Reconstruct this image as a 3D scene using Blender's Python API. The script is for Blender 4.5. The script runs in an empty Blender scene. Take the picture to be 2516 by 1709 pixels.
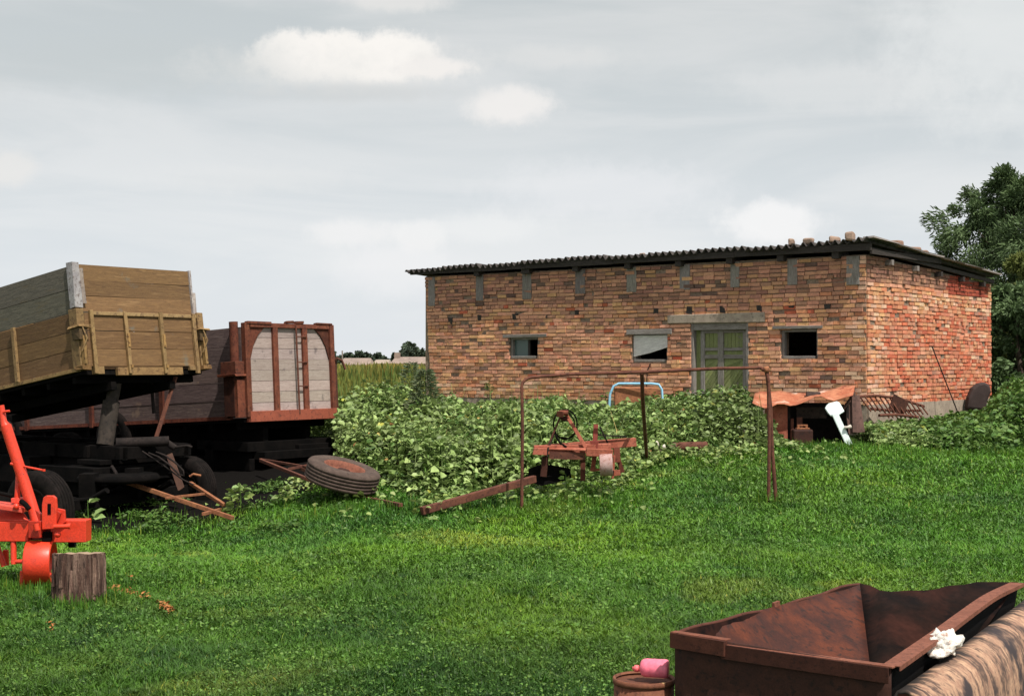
import bpy, math, random
import numpy as np
from mathutils import Vector, Matrix, noise as mnoise
random.seed(7); RNG = np.random.default_rng(11)
SC = bpy.context.scene
COL = SC.collection
R = math.radians

# ------------------------------------------------------------------ camera
FPX, CX, CY = 3494.0, 1258.0, 854.5          # focal length in photo pixels (50 mm lens), image centre
CAMZ = 1.35
PITCH = math.atan(38.5/FPX)
cam_d = bpy.data.cameras.new('camera'); cam_d.lens = 50; cam_d.sensor_width = 36
cam_d.clip_start = 0.1; cam_d.clip_end = 3000
cam = bpy.data.objects.new('camera', cam_d); COL.objects.link(cam)
cam.location = (0, 0, CAMZ); cam.rotation_euler = (R(90)+PITCH, 0, 0)
SC.camera = cam
SC.view_settings.view_transform = 'Standard'; SC.view_settings.look = 'None'
SC.view_settings.exposure = 0.0; SC.view_settings.gamma = 1

# ------------------------------------------------------------------ sun
SUN_AZ = Vector((0.58, -0.81, 0)).normalized(); SUN_EL = R(59)
sdir = Vector((SUN_AZ.x*math.cos(SUN_EL), SUN_AZ.y*math.cos(SUN_EL), math.sin(SUN_EL)))
sl = bpy.data.lights.new('sun', 'SUN'); sl.energy = 5.0; sl.angle = R(0.6); sl.color = (1, 0.95, 0.86)
so = bpy.data.objects.new('sun', sl); COL.objects.link(so); so.location = (10, -10, 30)
so.rotation_euler = sdir.to_track_quat('Z', 'Y').to_euler()

# ------------------------------------------------------------------ sky
def NN(nt, typ, **kw):
    n = nt.nodes.new(typ)
    for k, v in kw.items(): setattr(n, k, v)
    return n
def mth(nt, op, a, b=None, clamp=False):
    n = nt.nodes.new('ShaderNodeMath'); n.operation = op; n.use_clamp = clamp
    for i, x in enumerate((a, b)):
        if x is None: continue
        if isinstance(x, (int, float)): n.inputs[i].default_value = x
        else: nt.links.new(x, n.inputs[i])
    return n.outputs[0]
def mixc(nt, fac, a, b, blend='MIX'):
    n = nt.nodes.new('ShaderNodeMix'); n.data_type = 'RGBA'; n.blend_type = blend
    for s, x in ((0, fac), (6, a), (7, b)):
        if isinstance(x, (int, float)): n.inputs[s].default_value = x
        elif isinstance(x, (tuple, list)): n.inputs[s].default_value = (*x[:3], 1)
        else: nt.links.new(x, n.inputs[s])
    return n.outputs[2]
def noi(nt, vec, scale, detail=4, rough=0.55, dist=0.0):
    n = nt.nodes.new('ShaderNodeTexNoise'); n.inputs['Scale'].default_value = scale
    n.inputs['Detail'].default_value = detail; n.inputs['Roughness'].default_value = rough
    n.inputs['Distortion'].default_value = dist
    nt.links.new(vec, n.inputs['Vector']); return n
def ramp(nt, fac, a, b):
    n = nt.nodes.new('ShaderNodeMapRange'); n.interpolation_type = 'SMOOTHSTEP'
    n.inputs[1].default_value = a; n.inputs[2].default_value = b
    nt.links.new(fac, n.inputs[0]); return n.outputs[0]

W = bpy.data.worlds.new("World"); SC.world = W; W.use_nodes = True
nt = W.node_tree; nt.nodes.clear()
bg = NN(nt, 'ShaderNodeBackground'); out = NN(nt, 'ShaderNodeOutputWorld'); nt.links.new(bg.outputs[0], out.inputs[0])
bg.inputs[1].default_value = 0.1
sky = NN(nt, 'ShaderNodeTexSky', sky_type='NISHITA', sun_disc=False)
sky.sun_elevation = SUN_EL; sky.sun_rotation = math.atan2(SUN_AZ.x, SUN_AZ.y); sky.dust_density = 2.5
tc = NN(nt, 'ShaderNodeTexCoord'); sp = NN(nt, 'ShaderNodeSeparateXYZ'); nt.links.new(tc.outputs['Generated'], sp.inputs[0])
X, Y, Z = sp.outputs
mp = NN(nt, 'ShaderNodeMapping'); mp.inputs['Scale'].default_value = (1.5, 1.5, 9); mp.inputs['Rotation'].default_value = (0.0, R(6), 0)
nt.links.new(tc.outputs['Generated'], mp.inputs[0])
n1 = noi(nt, mp.outputs[0], 2.2, 6, 0.55, 0.5)
veil = ramp(nt, n1.outputs[0], 0.36, 0.66)
grad = ramp(nt, Z, 0.0, 0.26)
c_low = mixc(nt, veil, (8.1, 8.5, 8.9), (8.9, 9.1, 9.3))
c_high = mixc(nt, veil, (6.0, 6.4, 6.45), (7.3, 7.45, 7.4))
veilc = mixc(nt, grad, c_low, c_high)
base = mixc(nt, 0.9, sky.outputs[0], veilc)
ay = mth(nt, 'MAXIMUM', Y, 0.05)
A = mth(nt, 'DIVIDE', X, ay); Bz = mth(nt, 'DIVIDE', Z, ay)
n2 = noi(nt, tc.outputs['Generated'], 30, 9, 0.68); n3 = noi(nt, tc.outputs['Generated'], 9, 5, 0.6)
n4 = noi(nt, tc.outputs['Generated'], 75, 6, 0.65)
def cloud(px, py, rx, ry, col, hard, amt, prev):
    dx = mth(nt, 'DIVIDE', mth(nt, 'SUBTRACT', A, (px-CX)/FPX), rx/FPX)
    dz = mth(nt, 'DIVIDE', mth(nt, 'SUBTRACT', Bz, (893-py)/FPX), ry/FPX)
    d = mth(nt, 'SQRT', mth(nt, 'ADD', mth(nt, 'MULTIPLY', dx, dx), mth(nt, 'MULTIPLY', dz, dz)))
    w = mth(nt, 'MULTIPLY', mth(nt, 'SUBTRACT', n2.outputs[0], 0.5), 1.5)
    w2 = mth(nt, 'MULTIPLY', mth(nt, 'SUBTRACT', n3.outputs[0], 0.5), 1.2)
    d = mth(nt, 'ADD', mth(nt, 'ADD', d, w), mth(nt, 'ADD', w2, mth(nt, 'MULTIPLY', mth(nt, 'SUBTRACT', n4.outputs[0], 0.5), 0.8)))
    m = ramp(nt, d, 1.0+hard, 1.0-hard)
    m = mth(nt, 'MULTIPLY', m, mth(nt, 'MULTIPLY', ramp(nt, Y, 0.0, 0.1), amt))
    return mixc(nt, m, prev, col)
cc = base
for a in ((1500, 470, 260, 70, (8.4, 8.5, 8.7), .6, .6), (980, 660, 130, 60, (8.9, 8.9, 9.0), .6, .6), (860, 572, 110, 30, (8.9, 8.9, 8.9), .5, .8),
          (1030, 578, 60, 34, (8.9, 8.9, 8.9), .5, .8), (1900, 548, 120, 52, (9.2, 9.2, 9.2), .45, .9), (25, 410, 60, 40, (8.3,8.2,8.0), .5, .7),
          (960, 0, 130, 26, (8.2,8.1,7.9), .5, .7), (840, 165, 270, 58, (8.8,8.6,8.3), .5, .75), (780, 135, 160, 62, (9.6,9.3,8.9), .3, 1), (925, 140, 120, 62, (9.6,9.3,8.9), .3, 1),
          (1060, 165, 90, 26, (9.1,8.8,8.5), .4, .9), (1260, 258, 110, 42, (8.9,8.7,8.5), .5, .9), (2480, 60, 260, 240, (8.3,8.5,8.5), .6, .6), (300, 160, 500, 60, (5.7,6.1,6.2), .7, .5), (1400, 140, 170, 26, (7.9, 7.9, 7.8), .6, .5), (2050, 210, 260, 50, (7.9, 8.0, 8.0), .7, .5), (620, 440, 240, 34, (8.1, 8.2, 8.2), .7, .5), (1180, 560, 160, 30, (8.8, 8.9, 8.9), .6, .6), (860, 228, 240, 24, (6.5, 6.7, 6.75), .6, .7)):
    cc = cloud(*a, cc)
nt.links.new(cc, bg.inputs[0])

# ------------------------------------------------------------------ pixel helpers (photo pixel + distance -> real point)
def ray(px, py):
    a = (px-CX)/FPX; b = (CY-py)/FPX
    y = math.cos(PITCH)-b*math.sin(PITCH); z = math.sin(PITCH)+b*math.cos(PITCH)
    return a/y, z/y
def P(px, py, Yd):
    a, b = ray(px, py); return Vector((a*Yd, Yd, CAMZ+b*Yd))
def PZ(px, py, z):
    a, b = ray(px, py); Yd = (z-CAMZ)/b; return Vector((a*Yd, Yd, z))
_ys = np.linspace(-20, 60, 801)
_t = np.interp(_ys, [0, 6, 9, 10.3, 12, 14, 18, 21, 24, 27, 60], [-1.35, -1.3, -1.15, -1.02, -.98, -.95, -.80, -.45, -.10, 0, 0])
_k = np.ones(15)/15; _t = np.convolve(np.pad(_t, 7, 'edge'), _k, 'valid')
def sst(x, a, b):
    t = np.clip((x-a)/(b-a), 0, 1); return t*t*(3-2*t)
def H(x, y):
    x = np.asarray(x, float); y = np.asarray(y, float)
    h = np.interp(y, _ys, _t)
    h = h - 0.33*(1-sst(x, -4.2, -1.8))*sst(y, 15, 19)*(1-sst(y, 25, 30))
    h = h + 0.018*np.sin(x*1.7+y*.6)+0.014*np.sin(y*2.3-x*.9)+.012*np.sin(x*3.1+1)*np.sin(y*2.7)
    return h
def G(px, py):
    a, b = ray(px, py); lo = 6.0
    for i in range(2000):
        if CAMZ+b*lo <= float(H(a*lo, lo)): break
        lo += 0.02
    return Vector((a*lo, lo, float(H(a*lo, lo))))

# ------------------------------------------------------------------ mesh builder
class MB:
    def __init__(s): s.v = []; s.f = []; s.c = []; s.uv = []; s.sm = []; s.g = []
    def add(s, vs, fs, col=(1, 1, 1), uvs=None, smooth=False):
        b = len(s.v); s.v += [tuple(v) for v in vs]; s.c += [col]*len(vs)
        if not s.g: s.g.append(0)
        for i, f in enumerate(fs):
            s.f.append([b+k for k in f]); s.sm.append(smooth)
            s.uv += [uvs[k] if uvs else (vs[k][0], vs[k][2]+vs[k][1]) for k in f]
    def box(s, F, x0, x1, y0, y1, z0, z1, col=(1, 1, 1), jit=0.0):
        s.g.append(len(s.v)); O, a, b, c = F
        loc = [(x, y, z) for z in (z0, z1) for y in (y0, y1) for x in (x0, x1)]
        if jit: loc = [(x+random.uniform(-jit, jit), y+random.uniform(-jit, jit), z+random.uniform(-jit, jit)) for x, y, z in loc]
        d = (x1-x0, y1-y0, z1-z0); k = max(range(3), key=lambda i: d[i]); o = [i for i in range(3) if i != k]
        r1, r2 = random.uniform(0, 50), random.uniform(0, 50)
        uv = [(p[k]+r1, p[o[0]]+p[o[1]]+r2) for p in loc]
        s.add([O+a*x+b*y+c*z for x, y, z in loc], [(0, 2, 3, 1), (4, 5, 7, 6), (0, 1, 5, 4), (2, 6, 7, 3), (0, 4, 6, 2), (1, 3, 7, 5)], col, uv)
    def bar(s, p, q, w, h, up=(0, 0, 1), col=(1, 1, 1), jit=0.0):
        p = Vector(p); q = Vector(q); a = (q-p); L = a.length; a.normalize(); up = Vector(up)
        b = up.cross(a)
        if b.length < 1e-4: b = Vector((1, 0, 0)).cross(a)
        b.normalize(); c = a.cross(b); s.box((p, a, b, c), 0, L, -w/2, w/2, -h/2, h/2, col, jit)
    def tube(s, pts, r, seg=8, col=(1, 1, 1), cap=True):
        s.g.append(len(s.v)); pts = [Vector(p) for p in pts]; n = len(pts); rs = r if isinstance(r, (list, tuple)) else [r]*n
        t = [(pts[min(i+1, n-1)]-pts[max(i-1, 0)]).normalized() for i in range(n)]
        up = Vector((0, 0, 1)) if abs(t[0].z) < .9 else Vector((1, 0, 0))
        b = t[0].cross(up).normalized(); vs = []; uv = []; L = 0; ro = random.uniform(0, 30)
        for i in range(n):
            b = (b-t[i]*b.dot(t[i])).normalized(); c = t[i].cross(b)
            if i: L += (pts[i]-pts[i-1]).length
            for k in range(seg):
                a = 2*math.pi*k/seg; vs.append(pts[i]+(b*math.cos(a)+c*math.sin(a))*rs[i]); uv.append((L+ro, k/seg*2*math.pi*max(rs[0], .02)))
        fs = [(i*seg+k, i*seg+(k+1) % seg, (i+1)*seg+(k+1) % seg, (i+1)*seg+k) for i in range(n-1) for k in range(seg)]
        s.add(vs, fs, col, uv, True)
        if cap:
            s.add(vs[:seg], [tuple(range(seg-1, -1, -1))], col, uv[:seg]); s.add(vs[-seg:], [tuple(range(seg))], col, uv[-seg:])
    def lathe(s, c, axis, prof, seg=24, col=(1, 1, 1), smooth=True, wob=0.0):
        s.g.append(len(s.v)); c = Vector(c); a = Vector(axis).normalized(); u = a.orthogonal().normalized(); w = a.cross(u); vs = []; uv = []
        wv = [1+random.uniform(-wob, wob) for _ in range(seg)]
        for i, (r, t) in enumerate(prof):
            for k in range(seg):
                g = 2*math.pi*k/seg; vs.append(c+a*t+(u*math.cos(g)+w*math.sin(g))*max(r, 1e-4)*wv[k]); uv.append((g*max(r, .05), t))
        fs = [(i*seg+k, i*seg+(k+1) % seg, (i+1)*seg+(k+1) % seg, (i+1)*seg+k) for i in range(len(prof)-1) for k in range(seg)]
        s.add(vs, fs, col, uv, smooth)
    def poly(s, pts, th, n=None, col=(1, 1, 1)):
        s.g.append(len(s.v)); pts = [Vector(p) for p in pts]
        if n is None: n = (pts[1]-pts[0]).cross(pts[2]-pts[1]).normalized()
        n = Vector(n).normalized(); k = len(pts); b = [p-n*th for p in pts]
        u = (pts[1]-pts[0]).normalized(); w = n.cross(u)
        uv = [((p-pts[0]).dot(u), (p-pts[0]).dot(w)) for p in pts+b]
        fs = [tuple(range(k)), tuple(range(2*k-1, k-1, -1))]+[(i, k+i, k+(i+1) % k, (i+1) % k) for i in range(k)]
        s.add(pts+b, fs, col, uv)
    def grid(s, rows, col=(1, 1, 1), smooth=True):
        s.g.append(len(s.v)); m = len(rows[0]); vs = [p for r in rows for p in r]
        s.add(vs, [(i*m+j, i*m+j+1, (i+1)*m+j+1, (i+1)*m+j) for i in range(len(rows)-1) for j in range(m-1)], col,
              [(j*.1, i*.1) for i in range(len(rows)) for j in range(m)], smooth)

def wloc(o):
    v = Vector((0, 0, 0))
    while o is not None: v = v+Vector(o.location); o = o.parent
    return v
def tagp(o, label=None, cat=None, group=None, kind=None):
    for k, v in (('label', label), ('category', cat), ('group', group), ('kind', kind)):
        if v: o[k] = v
    return o
def setcol(me, cols):
    at = me.attributes.new('Col', 'FLOAT_COLOR', 'POINT'); at.data.foreach_set('color', np.asarray(cols, np.float32).ravel())
SPLIT = {'share_leg', 'rod', 'pin', 'clamp', 'hose', 'peg', 'stay', 'axle_arm', 'stake', 'rung_rod', 'gusset', 'top_plate'}
def obj(name, mb, mat, parent=None, bevel=0.0, solid=0.0, label=None):
    if name in SPLIT and parent is not None:
        gs_ = sorted(set(mb.g))+[len(mb.v)]
        if len(gs_) > 2:
            out_ = []; li = 0; offs = []
            for f_ in mb.f: offs.append(li); li += len(f_)
            for a_, b_ in zip(gs_[:-1], gs_[1:]):
                if b_ <= a_: continue
                m_ = MB(); m_.v = mb.v[a_:b_]; m_.c = mb.c[a_:b_]; m_.g = [0]
                for i_, f_ in enumerate(mb.f):
                    if a_ <= f_[0] < b_: m_.f.append([k_-a_ for k_ in f_]); m_.sm.append(mb.sm[i_]); m_.uv += mb.uv[offs[i_]:offs[i_]+len(f_)]
                out_.append(obj(name, m_, mat, parent, bevel, solid, label))
            return out_[0]
    me = bpy.data.meshes.new(name)
    va = np.array(mb.v)
    base = wloc(parent) if parent is not None else Vector(((va[:, 0].min()+va[:, 0].max())/2, (va[:, 1].min()+va[:, 1].max())/2, va[:, 2].min()))
    me.from_pydata((va-np.array(base)).tolist(), [], mb.f); me.validate(clean_customdata=False)
    if len(me.polygons) == len(mb.f):
        me.polygons.foreach_set('use_smooth', mb.sm)
        uvl = me.uv_layers.new(name='UVMap'); uvl.data.foreach_set('uv', np.array(mb.uv, np.float32).ravel())
    if len(me.vertices) == len(mb.c):
        setcol(me, [(c[0], c[1], c[2], 1) for c in mb.c])
    me.materials.append(mat)
    o = bpy.data.objects.new(name, me); COL.objects.link(o)
    if parent is not None: o.parent = parent
    else: o.location = base
    if solid: m = o.modifiers.new('solid', 'SOLIDIFY'); m.thickness = solid; m.offset = -1
    if bevel:
        m = o.modifiers.new('bevel', 'BEVEL'); m.width = bevel; m.segments = 2; m.limit_method = 'ANGLE'; m.angle_limit = R(40)
    if label: o['label'] = label
    return o
def thing(name, loc, label, cat, group=None):
    o = bpy.data.objects.new(name, None); COL.objects.link(o); o.location = loc; o.empty_display_size = .2
    return tagp(o, label, cat, group)
def tint(a=.85, b=1.12):
    t = random.uniform(a, b); return (t, t*random.uniform(.97, 1.02), t*random.uniform(.95, 1.03))
UNIT = (Vector((0, 0, 0)), Vector((1, 0, 0)), Vector((0, 1, 0)), Vector((0, 0, 1)))

# ------------------------------------------------------------------ materials
def mat(name, cols, scale=3.0, stretch=(1, 1, 1), coords='Object', rough=.8, metal=0.0, bump=.3, bdist=.01, fine=(0, 0, 0, 0), attr=True, spec=.3, detail=7, lo=.35, hi=.65, transl=0.0, spots=None, streak=None):
    m = bpy.data.materials.new(name); m.use_nodes = True; nt = m.node_tree; b = nt.nodes['Principled BSDF']
    tc = NN(nt, 'ShaderNodeTexCoord'); mp = NN(nt, 'ShaderNodeMapping'); mp.inputs['Scale'].default_value = stretch
    nt.links.new(tc.outputs[coords], mp.inputs[0]); V = mp.outputs[0]
    n = noi(nt, V, scale, detail, .6); c = mixc(nt, ramp(nt, n.outputs[0], lo, hi), cols[0], cols[1])
    if len(cols) > 2:
        n_ = noi(nt, V, scale*3.3, detail, .65, .4); c = mixc(nt, ramp(nt, n_.outputs[0], .5, .68), c, cols[2])
    if len(cols) > 3:
        n_ = noi(nt, V, scale*.7, detail, .6, .4); c = mixc(nt, ramp(nt, n_.outputs[0], .56, .66), c, cols[3])
    if spots:      # (colour, scale, lo, hi)
        n_ = noi(nt, tc.outputs['Object'], spots[1], 5, .6); c = mixc(nt, ramp(nt, n_.outputs[0], spots[2], spots[3]), c, spots[0])
    f = noi(nt, V, scale*14, 3, .6)
    c = mixc(nt, .35, c, mixc(nt, ramp(nt, f.outputs[0], .3, .7), (.55, .55, .55), (1.35, 1.35, 1.35)), 'MULTIPLY')
    if attr:
        at = NN(nt, 'ShaderNodeAttribute', attribute_name='Col'); c = mixc(nt, 1.0, c, at.outputs['Color'], 'MULTIPLY')
    nt.links.new(c, b.inputs['Base Color'])
    b.inputs['Roughness'].default_value = rough; b.inputs['Metallic'].default_value = metal; b.inputs['Specular IOR Level'].default_value = spec
    if bump:
        bp = NN(nt, 'ShaderNodeBump'); bp.inputs['Strength'].default_value = bump; bp.inputs['Distance'].default_value = bdist
        s = mth(nt, 'ADD', n.outputs[0], mth(nt, 'MULTIPLY', f.outputs[0], .6)); nt.links.new(s, bp.inputs['Height']); nt.links.new(bp.outputs[0], b.inputs['Normal'])
    if transl:
        t = NN(nt, 'ShaderNodeBsdfTranslucent'); nt.links.new(c, t.inputs[0]); mx = NN(nt, 'ShaderNodeMixShader'); mx.inputs[0].default_value = transl
        nt.links.new(b.outputs[0], mx.inputs[1]); nt.links.new(t.outputs[0], mx.inputs[2]); nt.links.new(mx.outputs[0], nt.nodes['Material Output'].inputs[0])
    return m
GR = (1.5, 14, 1)   # wood grain stretch in UV (u along the plank)
M = {}
M['brick'] = mat('brick', [(1.08, 1.06, 1.03), (.86, .83, .81), (1.25, 1.2, 1.1)], 9, rough=.95, bump=.6, bdist=.01, lo=.35, hi=.7)
M['mortar'] = mat('mortar', [(.22, .16, .12), (.30, .22, .16), (.12, .09, .07)], 5, rough=1, bump=.6, bdist=.02)
M['concrete'] = mat('concrete', [(.33, .26, .21), (.42, .34, .27), (.22, .18, .15)], 4, rough=.95)
M['greywood'] = mat('grey_wood', [(.20, .17, .155), (.30, .27, .25), (.11, .095, .09)], 3, GR, 'UV', rough=.9, bump=.5)
M['darkwood'] = mat('dark_wood', [(.035, .028, .025), (.06, .05, .045), (.02, .017, .016)], 3, GR, 'UV', rough=.9)
M['asbestos'] = mat('asbestos', [(.05, .043, .042), (.10, .088, .082), (.025, .022, .022)], 2.5, rough=.95)
M['greenpaint'] = mat('green_paint', [(.20, .225, .08), (.26, .28, .125), (.12, .13, .06)], 3, GR, 'UV', rough=.8, bump=.5, spots=((.22, .19, .16), 7, .60, .68))
M['whiteboard'] = mat('white_board', [(.80, .76, .74), (.62, .58, .57), (.45, .41, .40)], 3, GR, 'UV', rough=.9)
M['olive'] = mat('olive_planks', [(.215, .122, .054), (.17, .096, .045), (.115, .064, .034), (.26, .155, .072)], 2.2, GR, 'UV', rough=.85, bump=.5, spots=((.16, .15, .12), 2.2, .60, .72))
M['olivegrey'] = mat('grey_planks', [(.105, .096, .076), (.145, .13, .10), (.062, .056, .045), (.125, .105, .07)], 2.2, GR, 'UV', rough=.9, bump=.5)
M['olivemetal'] = mat('olive_metal', [(.29, .185, .082), (.22, .135, .06), (.09, .05, .028)], 6, rough=.75, bump=.3)
M['palestrip'] = mat('pale_metal', [(.27, .25, .26), (.36, .34, .34), (.14, .11, .10)], 7, rough=.7)
M['rustframe'] = mat('rust_paint', [(.15, .042, .024), (.22, .07, .038), (.065, .025, .018), (.11, .036, .024)], 7, rough=.85, bump=.4)
M['rustbright'] = mat('rust_bright', [(.34, .09, .05), (.27, .07, .04), (.14, .045, .03)], 6, rough=.8, bump=.3)
M['purpleplank'] = mat('weathered_planks', [(.12, .08, .078), (.18, .125, .115), (.075, .05, .05), (.21, .155, .14)], 2.2, GR, 'UV', rough=.9, bump=.5, spots=((.25, .17, .13), 3.0, .62, .72))
M['paleplank'] = mat('pale_planks', [(.38, .30, .27), (.45, .37, .335), (.26, .205, .185)], 2.4, GR, 'UV', rough=.9, bump=.5, spots=((.21, .17, .16), 4.5, .60, .70))
M['black'] = mat('grease_shade_black', [(.004, .0035, .0035), (.008, .0065, .006), (.003, .003, .003)], 4, rough=1, bump=.3, spec=.08)  # near-black grease; also the painted shade under trailers and small plough
M['darkmetal'] = mat('dark_metal', [(.018, .014, .013), (.03, .022, .02), (.01, .008, .008)], 6, rough=.85, bump=.3, spec=.15)
M['rubber'] = mat('rubber', [(.009, .0075, .007), (.017, .013, .012), (.006, .005, .005)], 8, rough=.95, bump=.4, spec=.1)
M['rubberdust'] = mat('dusty_rubber', [(.075, .05, .041), (.105, .072, .058), (.045, .031, .027)], 8, rough=.9, bump=.5)
M['rust'] = mat('rust', [(.105, .038, .026), (.165, .062, .038), (.055, .022, .018)], 8, rough=.9, bump=.4)
M['rustorange'] = mat('rust_orange', [(.36, .15, .07), (.26, .10, .05), (.14, .055, .035)], 9, rough=.9, bump=.4)
M['rustred'] = mat('rust_red', [(.33, .085, .05), (.41, .13, .08), (.17, .05, .034)], 7, rough=.8, bump=.4)
M['red'] = mat('red_paint', [(.80, .055, .022), (.72, .05, .02), (.60, .05, .025)], 4, rough=.4, bump=.12, spec=.5, spots=((.20, .05, .03), 16, .66, .70))
M['pinkred'] = mat('faded_red', [(.80, .10, .065), (.72, .08, .05)], 5, rough=.45, bump=.1, spec=.5)
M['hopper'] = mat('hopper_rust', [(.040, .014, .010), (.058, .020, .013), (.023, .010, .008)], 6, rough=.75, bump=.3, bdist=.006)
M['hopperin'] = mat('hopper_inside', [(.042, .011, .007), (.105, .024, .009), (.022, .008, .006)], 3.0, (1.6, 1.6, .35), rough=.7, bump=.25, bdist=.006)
M['hopperdark'] = mat('hopper_rust_shade', [(.010, .006, .005), (.040, .014, .010), (.006, .004, .004)], 1.6, rough=1, bump=.3, spec=.1)  # dark rust with the inner back wall's shade painted in
M['rim'] = mat('rim_rust', [(.175, .060, .036), (.235, .085, .052), (.10, .036, .024)], 12, rough=.8, bump=.4, bdist=.004)
M['canrust'] = mat('can_rust', [(.15, .052, .030), (.20, .075, .04), (.07, .027, .018)], 7, rough=.8, bump=.3, spots=((.50, .30, .14), 9, .66, .70))
M['pink'] = mat('pink_plastic', [(.95, .17, .26), (.97, .24, .34)], 3, rough=.35, bump=0, spec=.5)
M['pinkcap'] = mat('pink_cap', [(.85, .16, .17), (.80, .14, .15)], 3, rough=.4, bump=0)
M['rag'] = mat('white_rag', [(.82, .78, .72), (.74, .68, .62), (.42, .24, .18)], 9, rough=.9, bump=.6, bdist=.02)
M['tyreblack'] = M['rubber']
M['blue'] = mat('blue_paint', [(.32, .60, .80), (.26, .52, .74), (.20, .38, .52)], 9, rough=.6, bump=.1)
M['white'] = mat('white_enamel', [(.85, .93, .93), (.78, .88, .88)], 9, rough=.35, bump=.05)
M['sheetrust'] = mat('rust_sheet', [(.50, .20, .11), (.38, .11, .055), (.24, .06, .035), (.75, .52, .42)], 2.6, rough=.8, bump=.4)
M['stump'] = mat('stump_bark', [(.10, .05, .038), (.24, .15, .115), (.03, .018, .017), (.38, .25, .19)], 3, (6, 6, .7), rough=.95, bump=1.0, bdist=.03)
M['stumptop'] = mat('stump_top', [(.42, .30, .20), (.30, .21, .15)], 14, rough=.95, bump=.6)
M['leaf'] = mat('weed_leaf', [(.21, .305, .085), (.31, .40, .145), (.135, .21, .055)], 1.2, rough=.5, bump=0, transl=.22, spec=.4)
M['bushleaf'] = mat('bush_leaf', [(.075, .15, .03), (.13, .23, .055), (.05, .10, .025)], 1.2, rough=.5, bump=0, transl=.2, spec=.3)
M['wispy'] = mat('wispy_leaf', [(.13, .17, .09), (.18, .22, .12), (.09, .13, .06)], 2, rough=.6, bump=0, transl=.2)
M['treeleaf'] = mat('tree_leaf', [(.085, .135, .05), (.125, .185, .075), (.055, .09, .035)], .8, rough=.6, bump=0, transl=.2)
M['yellowleaf'] = mat('yellow_green_leaf', [(.12, .15, .035), (.17, .19, .05), (.07, .10, .03)], .8, rough=.6, bump=0, transl=.2)
M['farleaf'] = mat('far_leaf', [(.045, .065, .045), (.065, .09, .055)], .2, rough=.8, bump=0)
M['bark'] = mat('bark', [(.09, .065, .05), (.14, .105, .08), (.05, .035, .03)], 4, (2, 2, .5), rough=.95, bump=.8, bdist=.03)
M['grass'] = mat('grass_blade', [(.064, .168, .014), (.108, .238, .023), (.038, .112, .013), (.160, .250, .033)], .55, rough=.5, bump=0, transl=.25, spec=.35)
M['field'] = mat('field_grass', [(.30, .26, .06), (.19, .22, .05), (.38, .30, .08), (.12, .18, .04)], .22, rough=.7, bump=0, transl=.2)
M['chips'] = mat('wood_chips', [(.40, .18, .06), (.30, .12, .045)], 9, rough=.9, bump=0)
M['roofclay'] = mat('far_roof', [(.26, .20, .17), (.32, .24, .20), (.20, .15, .13)], .3, rough=.9, bump=0)
M['farwall'] = mat('far_wall', [(.42, .35, .28), (.34, .28, .23)], .3, rough=.9, bump=0)
M['palewood'] = mat('pale_wood', [(.50, .38, .25), (.60, .48, .33)], 5, GR, 'UV', rough=.9)
M['debris'] = mat('pale_debris', [(.68, .62, .55), (.50, .42, .35)], 9, rough=.9)

# ground material: soil under the lawn, dark oily soil with the trailers' shade painted in, dry field far away
def ground_mat():
    m = bpy.data.materials.new('ground'); m.use_nodes = True; nt = m.node_tree; b = nt.nodes['Principled BSDF']
    tc = NN(nt, 'ShaderNodeTexCoord'); V = tc.outputs['Object']; s = NN(nt, 'ShaderNodeSeparateXYZ'); nt.links.new(V, s.inputs[0])
    n = noi(nt, V, 1.3, 8, .65); f = noi(nt, V, 40, 4, .6)
    c = mixc(nt, ramp(nt, n.outputs[0], .35, .65), (.022, .05, .009), (.042, .075, .016))
    c = mixc(nt, .6, c, mixc(nt, f.outputs[0], (.3, .3, .3), (1.7, 1.7, 1.7)), 'MULTIPLY')
    far = ramp(nt, mth(nt, 'ADD', s.outputs[1], mth(nt, 'MULTIPLY', n.outputs[0], 6)), 36, 46)
    n2 = noi(nt, V, .03, 6, .6); fc = mixc(nt, ramp(nt, n2.outputs[0], .4, .6), (.22, .20, .06), (.30, .23, .09))
    c = mixc(nt, far, c, fc)
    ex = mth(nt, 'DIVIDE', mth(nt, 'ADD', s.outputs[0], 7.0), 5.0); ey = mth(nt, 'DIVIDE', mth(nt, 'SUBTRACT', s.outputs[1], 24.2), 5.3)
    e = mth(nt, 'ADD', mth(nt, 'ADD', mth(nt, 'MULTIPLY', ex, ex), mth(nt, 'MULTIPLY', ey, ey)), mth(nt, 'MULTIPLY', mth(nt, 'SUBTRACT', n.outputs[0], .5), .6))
    c = mixc(nt, ramp(nt, e, 1.15, .85), c, (.005, .004, .0035))  # near-black soil patch: trailer shade painted into the colour
    nt.links.new(c, b.inputs['Base Color']); b.inputs['Roughness'].default_value = 1; b.inputs['Specular IOR Level'].default_value = .1
    bp = NN(nt, 'ShaderNodeBump'); bp.inputs['Strength'].default_value = .6; bp.inputs['Distance'].default_value = .03
    nt.links.new(f.outputs[0], bp.inputs['Height']); nt.links.new(bp.outputs[0], b.inputs['Normal'])
    return m
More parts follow.
